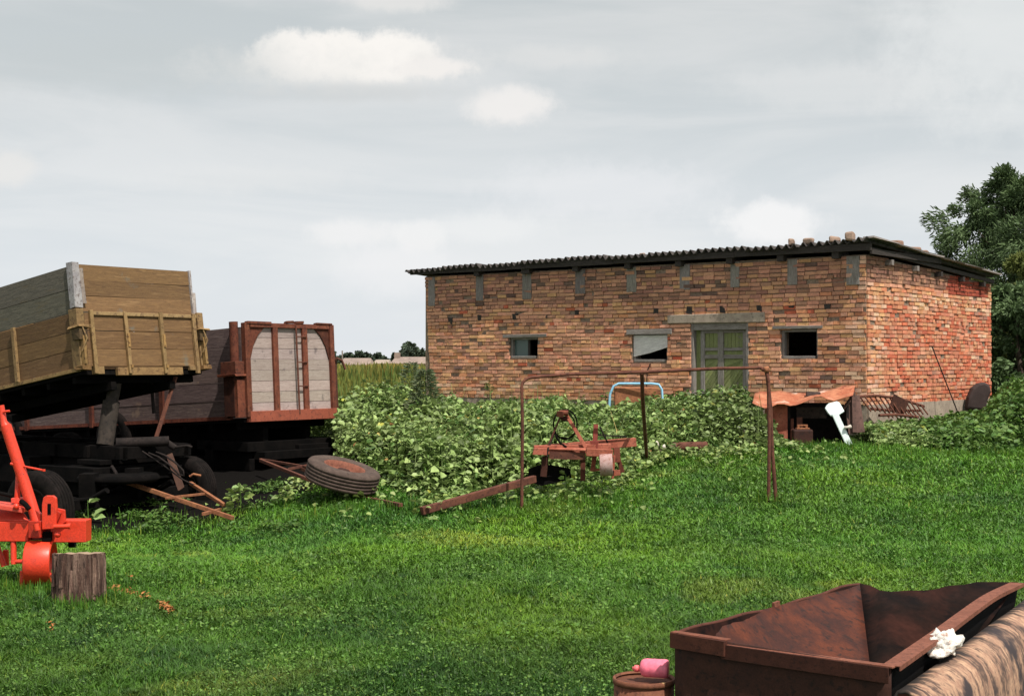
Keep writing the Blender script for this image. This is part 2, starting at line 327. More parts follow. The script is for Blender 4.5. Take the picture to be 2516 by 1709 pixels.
# ------------------------------------------------------------------ ground
def build_ground():
    ys = np.concatenate([np.linspace(-30, 4, 10), np.arange(5, 36, .3), np.array([38, 42, 50, 65, 90, 140, 220, 400, 700, 1100, 1800])])
    xs = np.concatenate([np.array([-1500, -700, -300, -120, -60, -30, -20]), np.arange(-15, 18, .4), np.array([20, 30, 60, 120, 300, 700, 1500])])
    gx, gy = np.meshgrid(xs, ys); gz = H(gx, gy); m = len(xs)
    v = np.stack([gx.ravel(), gy.ravel(), gz.ravel()], 1)
    f = [(i*m+j, i*m+j+1, (i+1)*m+j+1, (i+1)*m+j) for i in range(len(ys)-1) for j in range(m-1)]
    me = bpy.data.meshes.new('ground'); me.from_pydata(v.tolist(), [], f); me.polygons.foreach_set('use_smooth', [True]*len(f))
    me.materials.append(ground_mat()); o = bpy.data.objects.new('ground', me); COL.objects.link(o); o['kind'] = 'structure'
build_ground()

# ------------------------------------------------------------------ brick building
RC = Vector((6.66, 26.7, 0)); LC = Vector((-2.04, 33.5, 0)); U = (RC-LC); WL = U.length; U.normalize()
NF = Vector((U.y, -U.x, 0)); NF = NF if NF.y < 0 else -NF       # outward normal of the long front wall
BK = -NF; DEP = 6.62; NS = U.copy()                              # side wall runs from RC along BK, outward U
ZV = Vector((0, 0, 1)); WT = 3.40; WTB = 3.14; FZ = .56
FF = (LC.copy(), U, NF, ZV)            # front frame: x along wall, y outward
FS = (RC.copy(), BK, NS, ZV)           # side frame: x along wall going away, y outward
def fuv(px, py, off=0.0):
    a, b = ray(px, py); d = Vector((a, 1, b)); c = Vector((0, 0, CAMZ)); o = LC+NF*off
    t = (o-c).dot(NF)/d.dot(NF); p = c+d*t; return (p-LC).dot(U), p.z
def suv(px, py, off=0.0):
    a, b = ray(px, py); d = Vector((a, 1, b)); c = Vector((0, 0, CAMZ)); o = RC+NS*off
    t = (o-c).dot(NS)/d.dot(NS); p = c+d*t; return (p-RC).dot(BK), p.z
bld = thing('brick_barn', LC+U*WL/2+BK*DEP/2, 'long single storey brick outbuilding with corrugated roof, green door and three small windows', 'building')
def rect(x0, y0, x1, y1):
    a = fuv(x0, (y0+y1)/2); b = fuv(x1, (y0+y1)/2); c = fuv((x0+x1)/2, y0); d = fuv((x0+x1)/2, y1)
    return [a[0], b[0], d[1], c[1]]
OP = [rect(1252, 828, 1323, 880), rect(1553, 820, 1641, 889), rect(1918, 808, 2010, 881), rect(1698, 793, 1840, 1010)]
OP[3][2] = .15
def wall_slab(mb, F, L, top0, top1, ops, th=.35, y0=-.006):
    xs = sorted({0, L}|{o[0] for o in ops}|{o[1] for o in ops})
    for a, b in zip(xs[:-1], xs[1:]):
        cuts = sorted([(o[2], o[3]) for o in ops if o[0] < (a+b)/2 < o[1]]); z = .05; segs = []
        for c0, c1 in cuts: segs.append((z, c0)); z = c1
        segs.append((z, None))
        for s0, s1 in segs:
            if s1 is not None:
                if s1 > s0: mb.box(F, a, b, -th, y0, s0, s1)
            else:
                O, ax, ay, az = F; ta = top0+(top1-top0)*a/L; tb = top0+(top1-top0)*b/L
                vs = [O+ax*x+ay*y+az*z for x, y, z in ((a, -th, s0), (b, -th, s0), (b, y0, s0), (a, y0, s0), (a, -th, ta), (b, -th, tb), (b, y0, tb), (a, y0, ta))]
                mb.add(vs, [(0, 1, 2, 3), (7, 6, 5, 4), (0, 4, 5, 1), (1, 5, 6, 2), (2, 6, 7, 3), (3, 7, 4, 0)])
YEL = (.71, .385, .205); TAN = (.68, .345, .225); BRN = (.46, .235, .165); RED = (.50, .135, .075); DRK = (.20, .125, .10); PAL = (.74, .47, .33); ORG = (.65, .285, .155)
def pick(side, x, z, L):
    n = mnoise.noise(Vector((x*.9+(50 if side else 0), z*1.1, 3))); r = random.random()
    if not side:
        c = random.choices([YEL, TAN, BRN, RED, DRK, ORG], [24, 48, 8, 3, 1, 9])[0]
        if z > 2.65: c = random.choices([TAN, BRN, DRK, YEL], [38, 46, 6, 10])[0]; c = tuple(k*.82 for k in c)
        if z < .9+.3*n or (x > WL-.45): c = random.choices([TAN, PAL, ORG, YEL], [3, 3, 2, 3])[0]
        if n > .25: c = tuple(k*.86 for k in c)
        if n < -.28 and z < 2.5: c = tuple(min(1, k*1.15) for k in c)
    else:
        edge = x < .75 or z > 2.45+.15*n or (z < .8 and x < 2)
        if edge: c = random.choices([YEL, PAL, TAN, ORG, (.62, .24, .13)], [3, 4, 4, 3, 2])[0]
        else: c = random.choices([(.60, .165, .09), (.62, .235, .14), PAL, ORG, (.66, .32, .20), BRN], [26, 34, 4, 14, 22, 3])[0]
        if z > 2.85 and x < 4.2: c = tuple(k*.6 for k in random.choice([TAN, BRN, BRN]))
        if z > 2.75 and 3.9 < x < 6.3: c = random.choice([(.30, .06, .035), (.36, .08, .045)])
    t = random.uniform(.84, 1.12); return (c[0]*t, c[1]*t*random.uniform(.93, 1.07), c[2]*t)
def bricks(mb, F, L, top0, top1, ops, side):
    ch = .0805; z = FZ; row = 0
    while z < max(top0, top1)-.02:
        x = (0.0 if side else max(0, .20*(1-(z-.5)/2.8)))+(-.0 if row % 2 else 0)
        if side: x = .0
        first = True; zj = 0
        hdr = row % 5 == 0
        while x < L-.02:
            bl = (.125 if hdr else .25)
            if first and row % 2: bl *= .5
            if random.random() < .08: bl *= .55
            first = False
            x1 = min(x+bl, L); ta = top0+(top1-top0)*x/L
            wv = .018*math.sin(x*1.3+row*.2)*.5+.01*math.sin(x*.6)
            a, b, c, d = x+.005, x1-.007, z+.006+wv+random.uniform(-.005, .005), z+ch-.008+wv+random.uniform(-.006, .004)
            x = x1
            if b-a < .03: continue
            hit = any(b > o[0]+.01 and a < o[1]-.01 and d > o[2]+.01 and c < o[3]-.01 for o in ops)
            if hit:
                for o in ops:   # trim at the opening
                    if d > o[2]+.01 and c < o[3]-.01:
                        if a < o[0]-.04 and b > o[0]: b = o[0]; hit = False
                        elif b > o[1]+.04 and a < o[1]: a = o[1]; hit = False
                if hit: continue
            if d > ta+.02: continue
            pr = random.uniform(.010, .034); 
            if random.random() < .03: pr = -.004
            if random.random() < .025: continue
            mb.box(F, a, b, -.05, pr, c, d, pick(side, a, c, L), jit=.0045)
        z += ch; row += 1
wb = MB(); wall_slab(wb, FF, WL, WT, WT, OP)
fs_ = MB(); 
wall_slab(wb, FS, DEP, WT, WTB, [])
OBk = LC+BK*DEP; wb.box((OBk, U, BK, ZV), 0, WL, -.3, 0, .05, WTB); wb.box((LC, BK, -U, ZV), .35, DEP-.3, -.3, 0, .05, WTB+.1)
wallo = obj('wall', wb, M['mortar'], bld)
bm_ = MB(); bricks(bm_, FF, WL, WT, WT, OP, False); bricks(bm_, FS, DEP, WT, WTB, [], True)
obj('brickwork', bm_, M['brick'], wallo)
fo = MB(); fo.box(FF, .25, WL+.0, -.3, .008, -.6, FZ, ); fo.box(FS, 0.02, DEP, -.3, .035, -.6, FZ+.02); obj('foundation', fo, M['concrete'], bld)
# roof : corrugated sheets, slightly irregular
def build_roof():
    mb = MB(); x0, x1 = -.42, WL+.17; nx = int((x1-x0)/.165*8); rows = []
    for j, y in enumerate(np.linspace(-.26, DEP-.04, 12)):
        r = []
        for i in range(nx+1):
            x = x0+(x1-x0)*i/nx; t = (y+.26)/(DEP+.5)
            s = int((x-x0)/1.13); zz = 3.53+.02*math.sin(s*2.1)-.36*t+.044*math.sin(2*math.pi*(x-x0)/.165)+.14*x/WL+.02*math.sin(x*.5)
            yy = y+(.03*math.sin(s*3.7) if j == 0 else 0)
            r.append(LC+U*x+BK*yy+ZV*zz)
        rows.append(r)
    mb.grid(rows); rf = obj('roof', mb, M['asbestos'], bld, solid=.012)
    # broken upturned sheet bits and ridge ends
    e = MB(); b0 = LC+U*(WL+.15)
    for k in range(6):
        y0 = -.25+k*1.14; p = b0+BK*y0+ZV*(3.70-.36*(y0+.26)/(DEP+.3)); q = b0+BK*(y0+1.2)+ZV*(3.70-.36*(y0+1.46)/(DEP+.3)+.01)
        e.bar(p, q, .22, .03, jit=.012)
    obj('edge_strip', e, M['greywood'], rf)
    f = MB(); F2 = (LC+NF*.17+ZV*0, U, NF, ZV)
    for i in range(4):
        a = -.32+i*(WL+.5)/4; f.box(F2, a, a+(WL+.5)/4-.012, -.035, .02, 3.44+.008*i, 3.565+.008*i, jit=.004)
    f.box((RC+NS*.14, BK, NS, ZV), -.1, DEP*.5, -.03, .02, 3.40, 3.50); 
    g = MB()
    q0 = RC+NS*.09-BK*.12+ZV*3.50; q1 = RC+NS*.09+BK*(DEP-.05)+ZV*3.18; f2 = MB(); f2.bar(q0, q1, .045, .08)
    obj('fascia', f, M['darkwood'], bld); obj('rake_board', f2, M['darkwood'], bld)
    for px in (1180, 1300, 1422, 1550, 1675, 1800, 1925, 2060):
        r = MB(); u = fuv(px, 650)[0]; w = .07 if px != 1300 else .11
        r.box(FF, u-w, u+w, -.3, .15, WT-.06, WT+.085); obj('rafter_end', r, M['darkwood'], bld)
    for k in range(5):
        r = MB(); y = .9+k*1.25; r.box(FS, y-.05, y+.05, -.3, .14, 3.28-.26*y/DEP, 3.38-.26*y/DEP); obj('rafter_end', r, M['greywood' if k < 2 else 'darkwood'], bld)
build_roof()
for i, (px, y0, y1, w) in enumerate(((1062, 684, 752, 16), (1180, 684, 739, 18), (1296, 678, 735, 22), (1427, 672, 722, 24), (1553, 660, 718, 24), (1684, 655, 712, 25), (1807, 652, 706, 22), (1948, 646, 700, 24), (2097, 640, 700, 32))):
    r = rect(px-w/2, y0, px+w/2, y1); m_ = MB(); m_.box(FF, r[0], r[1], -.05, .032, r[2], WT-.02, tint(.75, 1.1)); obj('wall_plate', m_, M['greywood'], bld, bevel=.008)
for px, py in ((1108, 788), (1180, 780), (1267, 778), (1341, 774), (1418, 768), (1613, 764), (1695, 762), (1777, 760), (1866, 758), (1945, 748), (2033, 750)):
    u, z = fuv(px, py); m_ = MB(); s = random.uniform(.05, .07); m_.box(FF, u-s, u+s, -.08, .03, z-s*1.1, z+s*1.1, jit=.012); obj('hole_stub', m_, M['darkwood'], bld, bevel=.01)  # dark stubs added in place of the dark putlog holes
# windows
def window(o, lint, kind):
    a, b, c, d = o; t = .055; f = MB()
    f.box(FF, a, a+t, -.16, -.05, c, d); f.box(FF, b-t, b, -.16, -.05, c, d); f.box(FF, a+t, b-t, -.16, -.05, d-t, d); f.box(FF, a+t, b-t, -.17, .01, c, c+t)
    w = obj('window', f, M['greywood'], bld, bevel=.006)
    l = MB(); r = rect(*lint); l.box(FF, r[0], r[1], -.15, .045, r[2], r[3], jit=.006); obj('lintel', l, M['greywood'], w, bevel=.006)
    if kind == 1:
        s = MB(); m_ = (a+b)/2
        z0 = c+(d-c)*.16; z1 = c+(d-c)*.52
        pts = [FF[0]+U*x+NF*(-.03)+ZV*z for x, z in ((a+.02, z0+.02), (a+(b-a)*.45, z0+(z1-z0)*.42), (b-.03, z1), (b-.03, d-.03), (a+.02, d-.03))]
        s.poly(pts, .02, n=NF); obj('shutter_board', s, M['whiteboard'], w, label='pale grey board hanging broken over the opening')
    if kind == 0:
        g = MB(); g.box(FF, a+t, a+(b-a)*.55, -.14, -.125, c+t, d-t); obj('pane', g, M['pane'], w)
        j = MB(); j.box(FF, a+(b-a)*.54, a+(b-a)*.60, -.155, -.11, c+t, d-t); obj('mullion', j, M['darkwood'], w)
def pane_mat():
    m = bpy.data.materials.new('dirty_pane'); m.use_nodes = True; b = m.node_tree.nodes['Principled BSDF']; b.inputs['Base Color'].default_value = (.10, .14, .13, 1); b.inputs['Roughness'].default_value = .25
    return m
M['pane'] = pane_mat()
window(OP[0], (1238, 821, 1345, 829), 0); window(OP[1], (1542, 808, 1652, 821), 1); window(OP[2], (1900, 800, 2022, 807), 2)
l = MB(); r = rect(1643, 770, 1882, 793); l.box(FF, r[0], r[1], -.2, .05, r[2], r[3], jit=.012); obj('lintel', l, M['concrete'], bld, bevel=.012, label='long pale concrete lintel above the door')
def build_door():
    a, b, c, d = OP[3]; wd = b-a; y = -.1
    fr = MB(); fr.box(FF, a, a+.055, -.18, .0, c, d); fr.box(FF, b-.055, b, -.18, .02, c, d); fr.box(FF, a+.055, b-.055, -.18, -.01, d-.14, d)
    obj('door_frame', fr, M['greywood'], bld, bevel=.006)
    X = lambda f: a+wd*f
    p = MB(); p.box(FF, a+.055, b-.055, -.16, -.12, c, d-.14)
    dr = obj('door', p, M['greenpaint'], bld)
    s = MB()
    for f0, f1 in ((.13, .20), (.43, .53), (.86, .92)): s.box(FF, X(f0), X(f1), -.12, -.085, c, d-.145, tint(.9, 1.1))
    zt = d-.14
    for z0, z1 in ((zt-.06, zt), (zt-.42, zt-.36), (zt-.58, zt-.5)):
        for f0, f1 in ((.20, .43), (.53, .86)): s.box(FF, X(f0), X(f1), -.12, -.09, z0, z1, tint(.9, 1.1))
    obj('door_rail', s, M['greywood'], dr, bevel=.004)
    q = MB()
    for f0, f1, n in ((.205, .425, 3), (.535, .855, 5)):
        wp = (X(f1)-X(f0))/n
        for i in range(n):
            q.box(FF, X(f0)+i*wp, X(f0)+(i+1)*wp-.006, -.12, -.108, zt-.35, zt-.065, tint(.85, 1.15))
    # diagonal boards of the lower panels
    for f0, f1, sg in ((.205, .425, 1), (.535, .855, 1)):
        x0, x1 = X(f0), X(f1); zb, zz = c, zt-.59
        k = 0; z = zb-.8
        while z < zz:
            pts = [(x0, z), (x1, z+(x1-x0)*1.5), (x1, z+(x1-x0)*1.5+.11), (x0, z+.11)]
            if sg < 0: pts = [(x0, z+(x1-x0)*1.5), (x1, z), (x1, z+.11), (x0, z+(x1-x0)*1.5+.11)]
            cl = []
            pl = [(x, min(max(zv, zb), zz)) for x, zv in pts]
            if max(p_[1] for p_ in pl)-min(p_[1] for p_ in pl) > .05:
                q.poly([FF[0]+U*x+NF*(-.108+.002*(k % 3))+ZV*zv for x, zv in pl], .012, n=NF, col=tint(.75, 1.2))
            z += .12; k += 1
    obj('door_board', q, M['greenpaint'], dr)
build_door()
# conduit and wall hook under the middle window
cb = MB(); u, z = fuv(1600, 893); cb.tube([FF[0]+U*u+NF*.03+ZV*z, FF[0]+U*(u-.06)+NF*.06+ZV*(z-.15), FF[0]+U*(u-.09)+NF*.05+ZV*(z-.6)], .012, 6); obj('pipe', cb, M['darkmetal'], bld)
# loose bricks holding the roof sheets down
rb = [(1400, 641, .07, 'thin', 0), (1580, 624, .06, 'thin', 0), (1945, 605, .13, 0, 0), (1988, 597, .12, 0, 0), (2052, 594, .11, 0, 0), (2090, 589, .17, 0, 0), (2215, 618, .15, 0, 1), (2262, 634, .14, 0, 1), (2290, 640, .12, 0, 1)]
rlab = ['flat brick piece on the roof edge above the second wall plate from the middle', 'flat brick piece on the roof edge left of the door lintel', 'pale brick on the front roof edge, leftmost of the loose bricks near the corner', 'upright pale brick on the front roof edge, second of the corner row', 'small brick on the front roof edge just left of the corner brick', 'large brick on the front corner of the corrugated roof', 'brown brick on the sloping side edge of the roof, nearest the front corner', 'brown brick in the middle of the sloping side edge of the roof', 'farthest brown brick on the sloping side edge of the roof']
for i, (px, py, s, k, sd) in enumerate(rb):
    mb = MB()
    if sd == 0:
        u, _ = fuv(px, py, .1); c = LC+U*u+NF*.12+ZV*(3.535+.14*u/WL)
    else:
        u, _ = suv(px, py, .2); c = RC+U*.07+BK*u+ZV*(3.69-.36*(u+.26)/(DEP+.3))
    h = .05 if k == 'thin' else s*.85
    F = (c, (U*math.cos(i)+BK*math.sin(i)).normalized(), (BK*math.cos(i)-U*math.sin(i)).normalized(), ZV)
    mb.box(F, -s, s, -s*.5, s*.5, -.02, h, (.34, .24, .19) if not sd else (.27, .17, .13), jit=.02)
    o = obj('roof_brick', mb, M['brick'], None, bevel=.035); tagp(o, rlab[i], 'brick', 'loose bricks weighting the corrugated roof')

# ------------------------------------------------------------------ wheels
def wheel(c, ax, r, w, parent, name='wheel', tm='rubber', rm='darkmetal', groove=True, top=None):
    ax = Vector(ax).normalized(); hub = MB(); k = w/2
    hub.lathe(c, ax, [(0, -k*.5), (r*.16, -k*.5), (r*.18, -k*.2), (r*.30, -k*.1), (r*.32, k*.1), (r*.18, k*.2), (r*.16, k*.55), (0, k*.6)], 20)
    for i in range(6):
        u = ax.orthogonal().normalized(); v = ax.cross(u); g = i*math.pi/3; q = Vector(c)+(u*math.cos(g)+v*math.sin(g))*r*.24
        hub.tube([q-ax*k*.2, q+ax*k*.25], r*.03, 6)
    if top: hub.lathe(c, ax, [(0, k*.16), (r*.40, k*.14), (r*.46, k*.10), (r*.46, -k*.1)], 24)
    h = obj(name, hub, M[rm], parent)
    rim = MB(); prof = [(r*.30, 0), (r*.40, -k*.15), (r*.47, -k*.5), (r*.52, -k*.85), (r*.57, -k*.9), (r*.57, -k*.8), (r*.50, -k*.4), (r*.50, k*.4), (r*.57, k*.8), (r*.57, k*.9), (r*.52, k*.85), (r*.47, k*.45), (r*.40, k*.05), (r*.30, .01)]
    rim.lathe(c, ax, prof, 32); obj('rim', rim, M[top or rm], h)
    t = MB(); pr = [(r*.56, -k*.84), (r*.62, -k*.98), (r*.75, -k*1.04), (r*.88, -k*1.0), (r*.965, -k*.88)]
    n = 5
    for i in range(n):
        a = -k*.84+i*(2*k*.84)/n; b = a+(2*k*.84)/n
        pr += [(r*.985, a+.004), (r, a+.012), (r, b-.018), (r*.985, b-.010)]
        if groove and i < n-1: pr += [(r*.94, b-.008), (r*.94, b)]
    pr += [(r*.965, k*.88), (r*.88, k*1.0), (r*.75, k*1.04), (r*.62, k*.98), (r*.56, k*.84)]
    t.lathe(c, ax, pr, 48, wob=.004); obj('tyre', t, M[tm], h)
    return h

def pl_boards(mb, F, x0, x1, y0, y1, z0, z1, n, gap=.008, lo=.82, hi=1.14, jit=.004, vertical=False):
    h = (z1-z0)/n
    for i in range(n):
        j = random.uniform(-.006, .006)
        mb.box(F, x0, x1, y0+j, y1+j, z0+i*h, z0+(i+1)*h-gap, tint(lo, hi), jit=jit)

# ------------------------------------------------------------------ tipped trailer (olive)
TH = R(8.6)
LH = Vector((-.805, .592, 0)).normalized(); WD = Vector((.592, .805, 0)).normalized()
LA = LH*math.cos(TH)-ZV*math.sin(TH); UA = LH*math.sin(TH)+ZV*math.cos(TH)
OA = P(198, 903, 20.5); FA = (OA, LA, WD, UA)
ga = G(240, 1290)
trA = thing('tipper_trailer', Vector((OA.x+1, OA.y+1, float(H(OA.x+1, OA.y+1)))), 'olive wooden tipper trailer with its box tilted up, nearer of the two farm trailers', 'trailer', 'two old farm trailers')
WA = 2.3; LEN = 4.2; MID = .83; TOP = 1.53
b = MB(); b.box(FA, .02, LEN, .02, WA-.02, -.10, -.02)
for k in range(7): b.box(FA, .2+k*.62, .28+k*.62, .05, WA-.05, -.2, -.10)
for y in (.55, 1.65): b.box(FA, .05, LEN-.05, y, y+.1, -.32, -.2)
bed = obj('bed', b, M['black'], trA)
# front board facing the yard
f = MB(); pl_boards(f, FA, -.03, .01, .12, WA-.06, .02, MID-.02, 3); fb = obj('end_board', f, M['olive'], trA)
f = MB(); pl_boards(f, FA, 0.0, .035, .10, WA-.12, MID, TOP, 3, jit=.006); obj('upper_board', f, M['olive'], trA)
f = MB()
for y in (.22, .83, 1.50, 2.14): f.box(FA, -.085, -.031, y-.03, y+.03, -.10, MID+.01, tint(.9, 1.15), jit=.006)
f.box(FA, -.06, -.032, .20, WA-.08, MID-.06, MID-.005, (1.2, 1.25, 1.3)); f.box(FA, -.05, .015, .62, 1.85, -.12, .0, (1.0, .95, .9)); f.box(FA, -.05, .015, .2, .38, -.10, .015)
f.box(FA, -.05, .015, 2.0, WA-.02, -.05, .02)
obj('rib_frame', f, M['olivemetal'], fb, bevel=.006)
for y in (.83, 1.50):
    c = MB(); c.box(FA, -.10, -.086, y-.012, y+.03, .30, .50, (1.2, 1.1, .9)); c.box(FA, -.105, -.086, y+.0, y+.04, -.02, .03, (1.1, 1.0, .8)); obj('clamp', c, M['olivemetal'], fb)
def latch(y0, y1, far):
    c = MB(); c.box(FA, -.07, .12, y0, y1, 0, MID+.03, tint(.8, 1)); cp = obj('corner_post', c, M['olivemetal'], trA, bevel=.01)
    c = MB(); c.box(FA, -.17, .10, y0-.05, y1+.03, .57, .60, (1.25, 1.2, 1.15), jit=.01); c.box(FA, -.14, .04, y0-.03, y1-.02, .40, .57, (.35, .35, .35), jit=.01)
    c.tube([FA[0]+LA*(-.15)+WD*(y0+.02)+UA*.58, FA[0]+LA*(-.2)+WD*(y0+.05)+UA*.4, FA[0]+LA*(-.12)+WD*(y0)+UA*.22], .012, 6)
    c.box(FA, -.15, -.08, y0+.02, y0+.07, .03, .45, (1.0, .95, .8), jit=.01); c.box(FA, -.13, .05, y0-.02, y1+.02, -.04, .02, (.8, .7, .6), jit=.012)
    obj('latch', c, M['olivemetal'], cp, bevel=.004)
latch(-.04, .09, False); latch(WA-.08, WA+.04, True)
c = MB(); c.box(FA, -.05, .08, -.03, .10, MID+.05, TOP+.02, jit=.006); c.box(FA, -.045, -.04, .10, .16, MID+.1, TOP-.08, (.8, .7, .6), jit=.012); obj('corner_strip', c, M['palestrip'], trA, label='pale peeling metal strip at the top corner')
c = MB(); c.box(FA, -.03, .05, WA-.12, WA-.085, MID-.02, TOP, (1.2, 1.15, 1.1), jit=.006); c.box(FA, -.02, .06, WA-.08, WA-.04, MID, TOP-.35, (1.2, 1.1, 1), jit=.01); obj('corner_strip', c, M['palestrip'], trA)
for nm, y0, y1 in (('side_board', 0, .035), ('side_board', WA-.04, WA)):
    s = MB(); pl_boards(s, FA, .10, LEN, y0, y1, 0.01, MID-.01, 3, jit=.003, lo=.62, hi=.85); sb = obj(nm, s, M['olive'], trA)
    s = MB(); pl_boards(s, FA, .08, LEN, y0+.005, y1, MID, TOP-.02, 2, jit=.005); obj('upper_board', s, M['olivegrey'], sb)
    if y0 == 0:
        s = MB()
        s.box(FA, .02, LEN, -.03, .03, -.05, .005, (1.1, 1.1, 1)); 
        for x in (1.45, 2.9): s.box(FA, x, x+.07, -.05, -.001, 0, MID, tint(.9, 1))
        obj('side_rail', s, M['olivemetal'], sb, bevel=.005)
s = MB(); pl_boards(s, FA, LEN-.03, LEN, .05, WA-.05, 0.01, TOP-.05, 5); obj('end_board', s, M['olive'], trA)
# chassis
zc = float(P(300, 1110, 21.2).z); OC = Vector((OA.x, OA.y, zc)); FC = (OC, LH, WD, ZV)
c = MB()
for y in (.55, 1.70): c.box(FC, -.25, 4.2, y, y+.10, -.10, .10)
for x in (-.25, .5, 1.3, 2.2, 3.4): c.box(FC, x, x+.1, .5, 1.85, -.09, .09)
c.box(FC, .0, .55, .35, 2.0, -.17, -.10); c.box(FC, -.1, 1.2, .15, 2.15, -.42, -.20); c.box(FC, .1, 3.8, .62, 1.70, -.25, -.11)
c.box(FC, .2, 1.2, .3, .5, -.62, -.38); c.box(FC, .2, 1.2, 1.85, 2.05, -.62, -.38); c.box(FC, 1.5, 2.6, .2, .6, -.5, -.1)
ch = obj('chassis', c, M['black'], trA, bevel=.008)
c = MB(); c.tube([P(285, 1088, 21), P(415, 1083, 21.2)], .075, 12); c.tube([P(400, 1080, 21.2), P(430, 1100, 21.2)], .05, 8); obj('cross_tube', c, M['darkmetal'], ch)
c = MB(); c.tube([P(288, 915, 21.4), P(272, 1000, 21.3)], .095, 14); c.tube([P(274, 985, 21.3), P(258, 1092, 21.2)], .125, 14); obj('hydraulic_ram', c, mat('ram_metal', [(.035, .027, .022), (.06, .045, .036), (.018, .014, .013)], 6, rough=.8), trA)
c = MB(); c.bar(P(432, 925, 22), P(384, 1073, 21.6), .06, .03); obj('prop_rod', c, M['rust'], trA, bevel=.004)
c = MB(); c.bar(P(372, 935, 22.2), P(378, 1015, 22.2), .10, .03); obj('stay', c, M['darkmetal'], trA)
# axle, springs, wheels
wn = P(98, 1252, 19.4); wf = P(462, 1200, 22.0)
c = MB(); c.bar(wn, wf, .14, .14); mid = (wn+wf)/2; ax = (wf-wn).normalized(); fw = ax.cross(ZV).normalized()
for t in (.7, 2.0):
    q = wn+ax*t; c.tube([q+fw*.55+ZV*.22, q+fw*.25+ZV*.08, q+ZV*.05, q-fw*.25+ZV*.08, q-fw*.55+ZV*.22], .045, 6)
c.lathe(mid+ZV*.30, (0, 0, 1), [(0, -.05), (.55, -.05), (.6, 0), (.55, .06), (0, .06)], 24)
for t in (.9, 1.8): c.bar(wn+ax*t, wn+ax*t+ZV*.42, .3, .2)
c.bar(P(215, 1165, 21), P(445, 1150, 21.8), .08, .12); c.bar(P(260, 1200, 20.9), P(420, 1130, 21.6), .05, .07)
obj('front_axle', c, M['black'], trA)
wheel(wn, ax, .54, .30, trA); wheel(wf, ax, .5, .26, trA)
r0 = OC+LH*3.3-ZV*.35
wheel(r0+WD*.1, WD, .5, .26, trA); wheel(r0+WD*2.2, WD, .5, .26, trA)
c = MB(); c.bar(r0, r0+WD*2.3, .14, .14); obj('rear_axle', c, M['black'], trA)
# drawbar
c = MB(); g1 = G(573, 1290); c.bar(P(300, 1180, 20.8), g1+ZV*.10, .055, .06, jit=.004); c.bar(P(468, 1186, 21.5), P(551, 1240, 20.6), .05, .05); c.bar(P(408, 1223, 20.2), P(506, 1212, 21.1), .035, .035); c.bar(P(500, 1262, 19.8), P(541, 1251, 20.6), .05, .045)
c.tube([P(466, 1170, 21.3), P(475, 1164, 21.3), P(494, 1168, 21.3)], .02, 6)
obj('drawbar', c, M['rustorange'], trA, bevel=.004)
c = MB(); c.poly([P(408, 1118, 21), P(422, 1112, 21), P(452, 1196, 20.9), P(438, 1206, 20.9)], .03, n=(0, -1, 0)); obj('link_plate', c, mat('brown_plate', [(.13, .065, .045), (.09, .045, .035)], 7), trA)
c = MB(); c.tube([P(384, 1110, 20.9), P(405, 1118, 20.8), P(430, 1135, 20.7), P(450, 1155, 20.7), P(453, 1168, 20.7), P(440, 1165, 20.7), P(415, 1140, 20.7), P(390, 1122, 20.8), P(365, 1112, 20.8)], .014, 6); c.tube([P(350, 1108, 20.9), P(395, 1138, 20.8), P(450, 1178, 20.8), P(475, 1190, 20.8)], .012, 6); c.tube([P(430, 1098, 21), P(460, 1094, 21), P(472, 1098, 21)], .02, 6)
c.tube([P(275, 1145, 20.8), P(285, 1160, 20.7), P(288, 1180, 20.7)], .025, 6)
obj('hose', c, M['darkmetal'], trA)

# ------------------------------------------------------------------ second trailer (weathered, rust framed)
TB = R(3.2); LB = LH*math.cos(TB)-ZV*math.sin(TB); UB = LH*math.sin(TB)+ZV*math.cos(TB)
OB = P(603, 1025, 23.5); FB = (OB, LB, WD, UB)
trB = thing('farm_trailer', Vector((OB.x-1, OB.y+1.5, float(H(OB.x-1, OB.y+1.5)))), 'weathered wooden trailer with rust framed end panel, standing behind the tipped olive trailer', 'trailer', 'two old farm trailers')
WB = 2.12; HB = 1.57; LNB = 8.2
b = MB(); b.box(FB, .02, LNB, .0, WB, -.08, -.01)
for k in range(9): b.box(FB, .2+k*.66, .28+k*.66, .05, WB-.05, -.2, -.08)
obj('bed', b, M['black'], trB)
f = MB(); pl_boards(f, FB, -.01, .03, .06, WB-.06, .06, HB-.06, 8, jit=.003, lo=.85, hi=1.1); ep = obj('end_board', f, M['paleplank'], trB)
f = MB()
for y0, y1 in ((0, .105), (WB-.10, WB)): f.box(FB, -.07, .035, y0, y1, 0, HB, tint(.75, .9), jit=.004)
for y, w in ((.70, .055), (1.40, .055)): f.box(FB, -.06, -.012, y-w, y+w, 0, HB-.05, tint(.85, 1.05), jit=.004)
f.box(FB, -.065, .035, .13, WB-.11, HB-.08, HB+.0, (.9, .9, .9), jit=.004)
f.box(FB, -.08, .0, .05, .6, HB-.02, HB+.025, (.8, .8, .8), jit=.006); f.box(FB, -.08, .0, .95, 1.12, HB, HB+.045, (.8, .8, .8), jit=.01); f.box(FB, -.08, .0, 1.18, 1.38, HB, HB+.045, (.8, .8, .8), jit=.01); f.box(FB, -.08, .0, 1.68, 2.08, HB, HB+.03, (.7, .7, .7), jit=.006)
for sg, yc in ((1, .13), (-1, WB-.11)):
    pts = [(yc, HB-.08), (yc+sg*.34, HB-.08), (yc+sg*.20, HB-.20), (yc+sg*.08, HB-.38), (yc, HB-.62)]
    f.poly([OB+LB*(-.035)+WD*y+UB*z for y, z in pts], .02, n=-LB, col=(.75, .7, .7) if sg > 0 else (.45, .45, .45))
pf = obj('panel_frame', f, M['rustframe'], ep, bevel=.006)
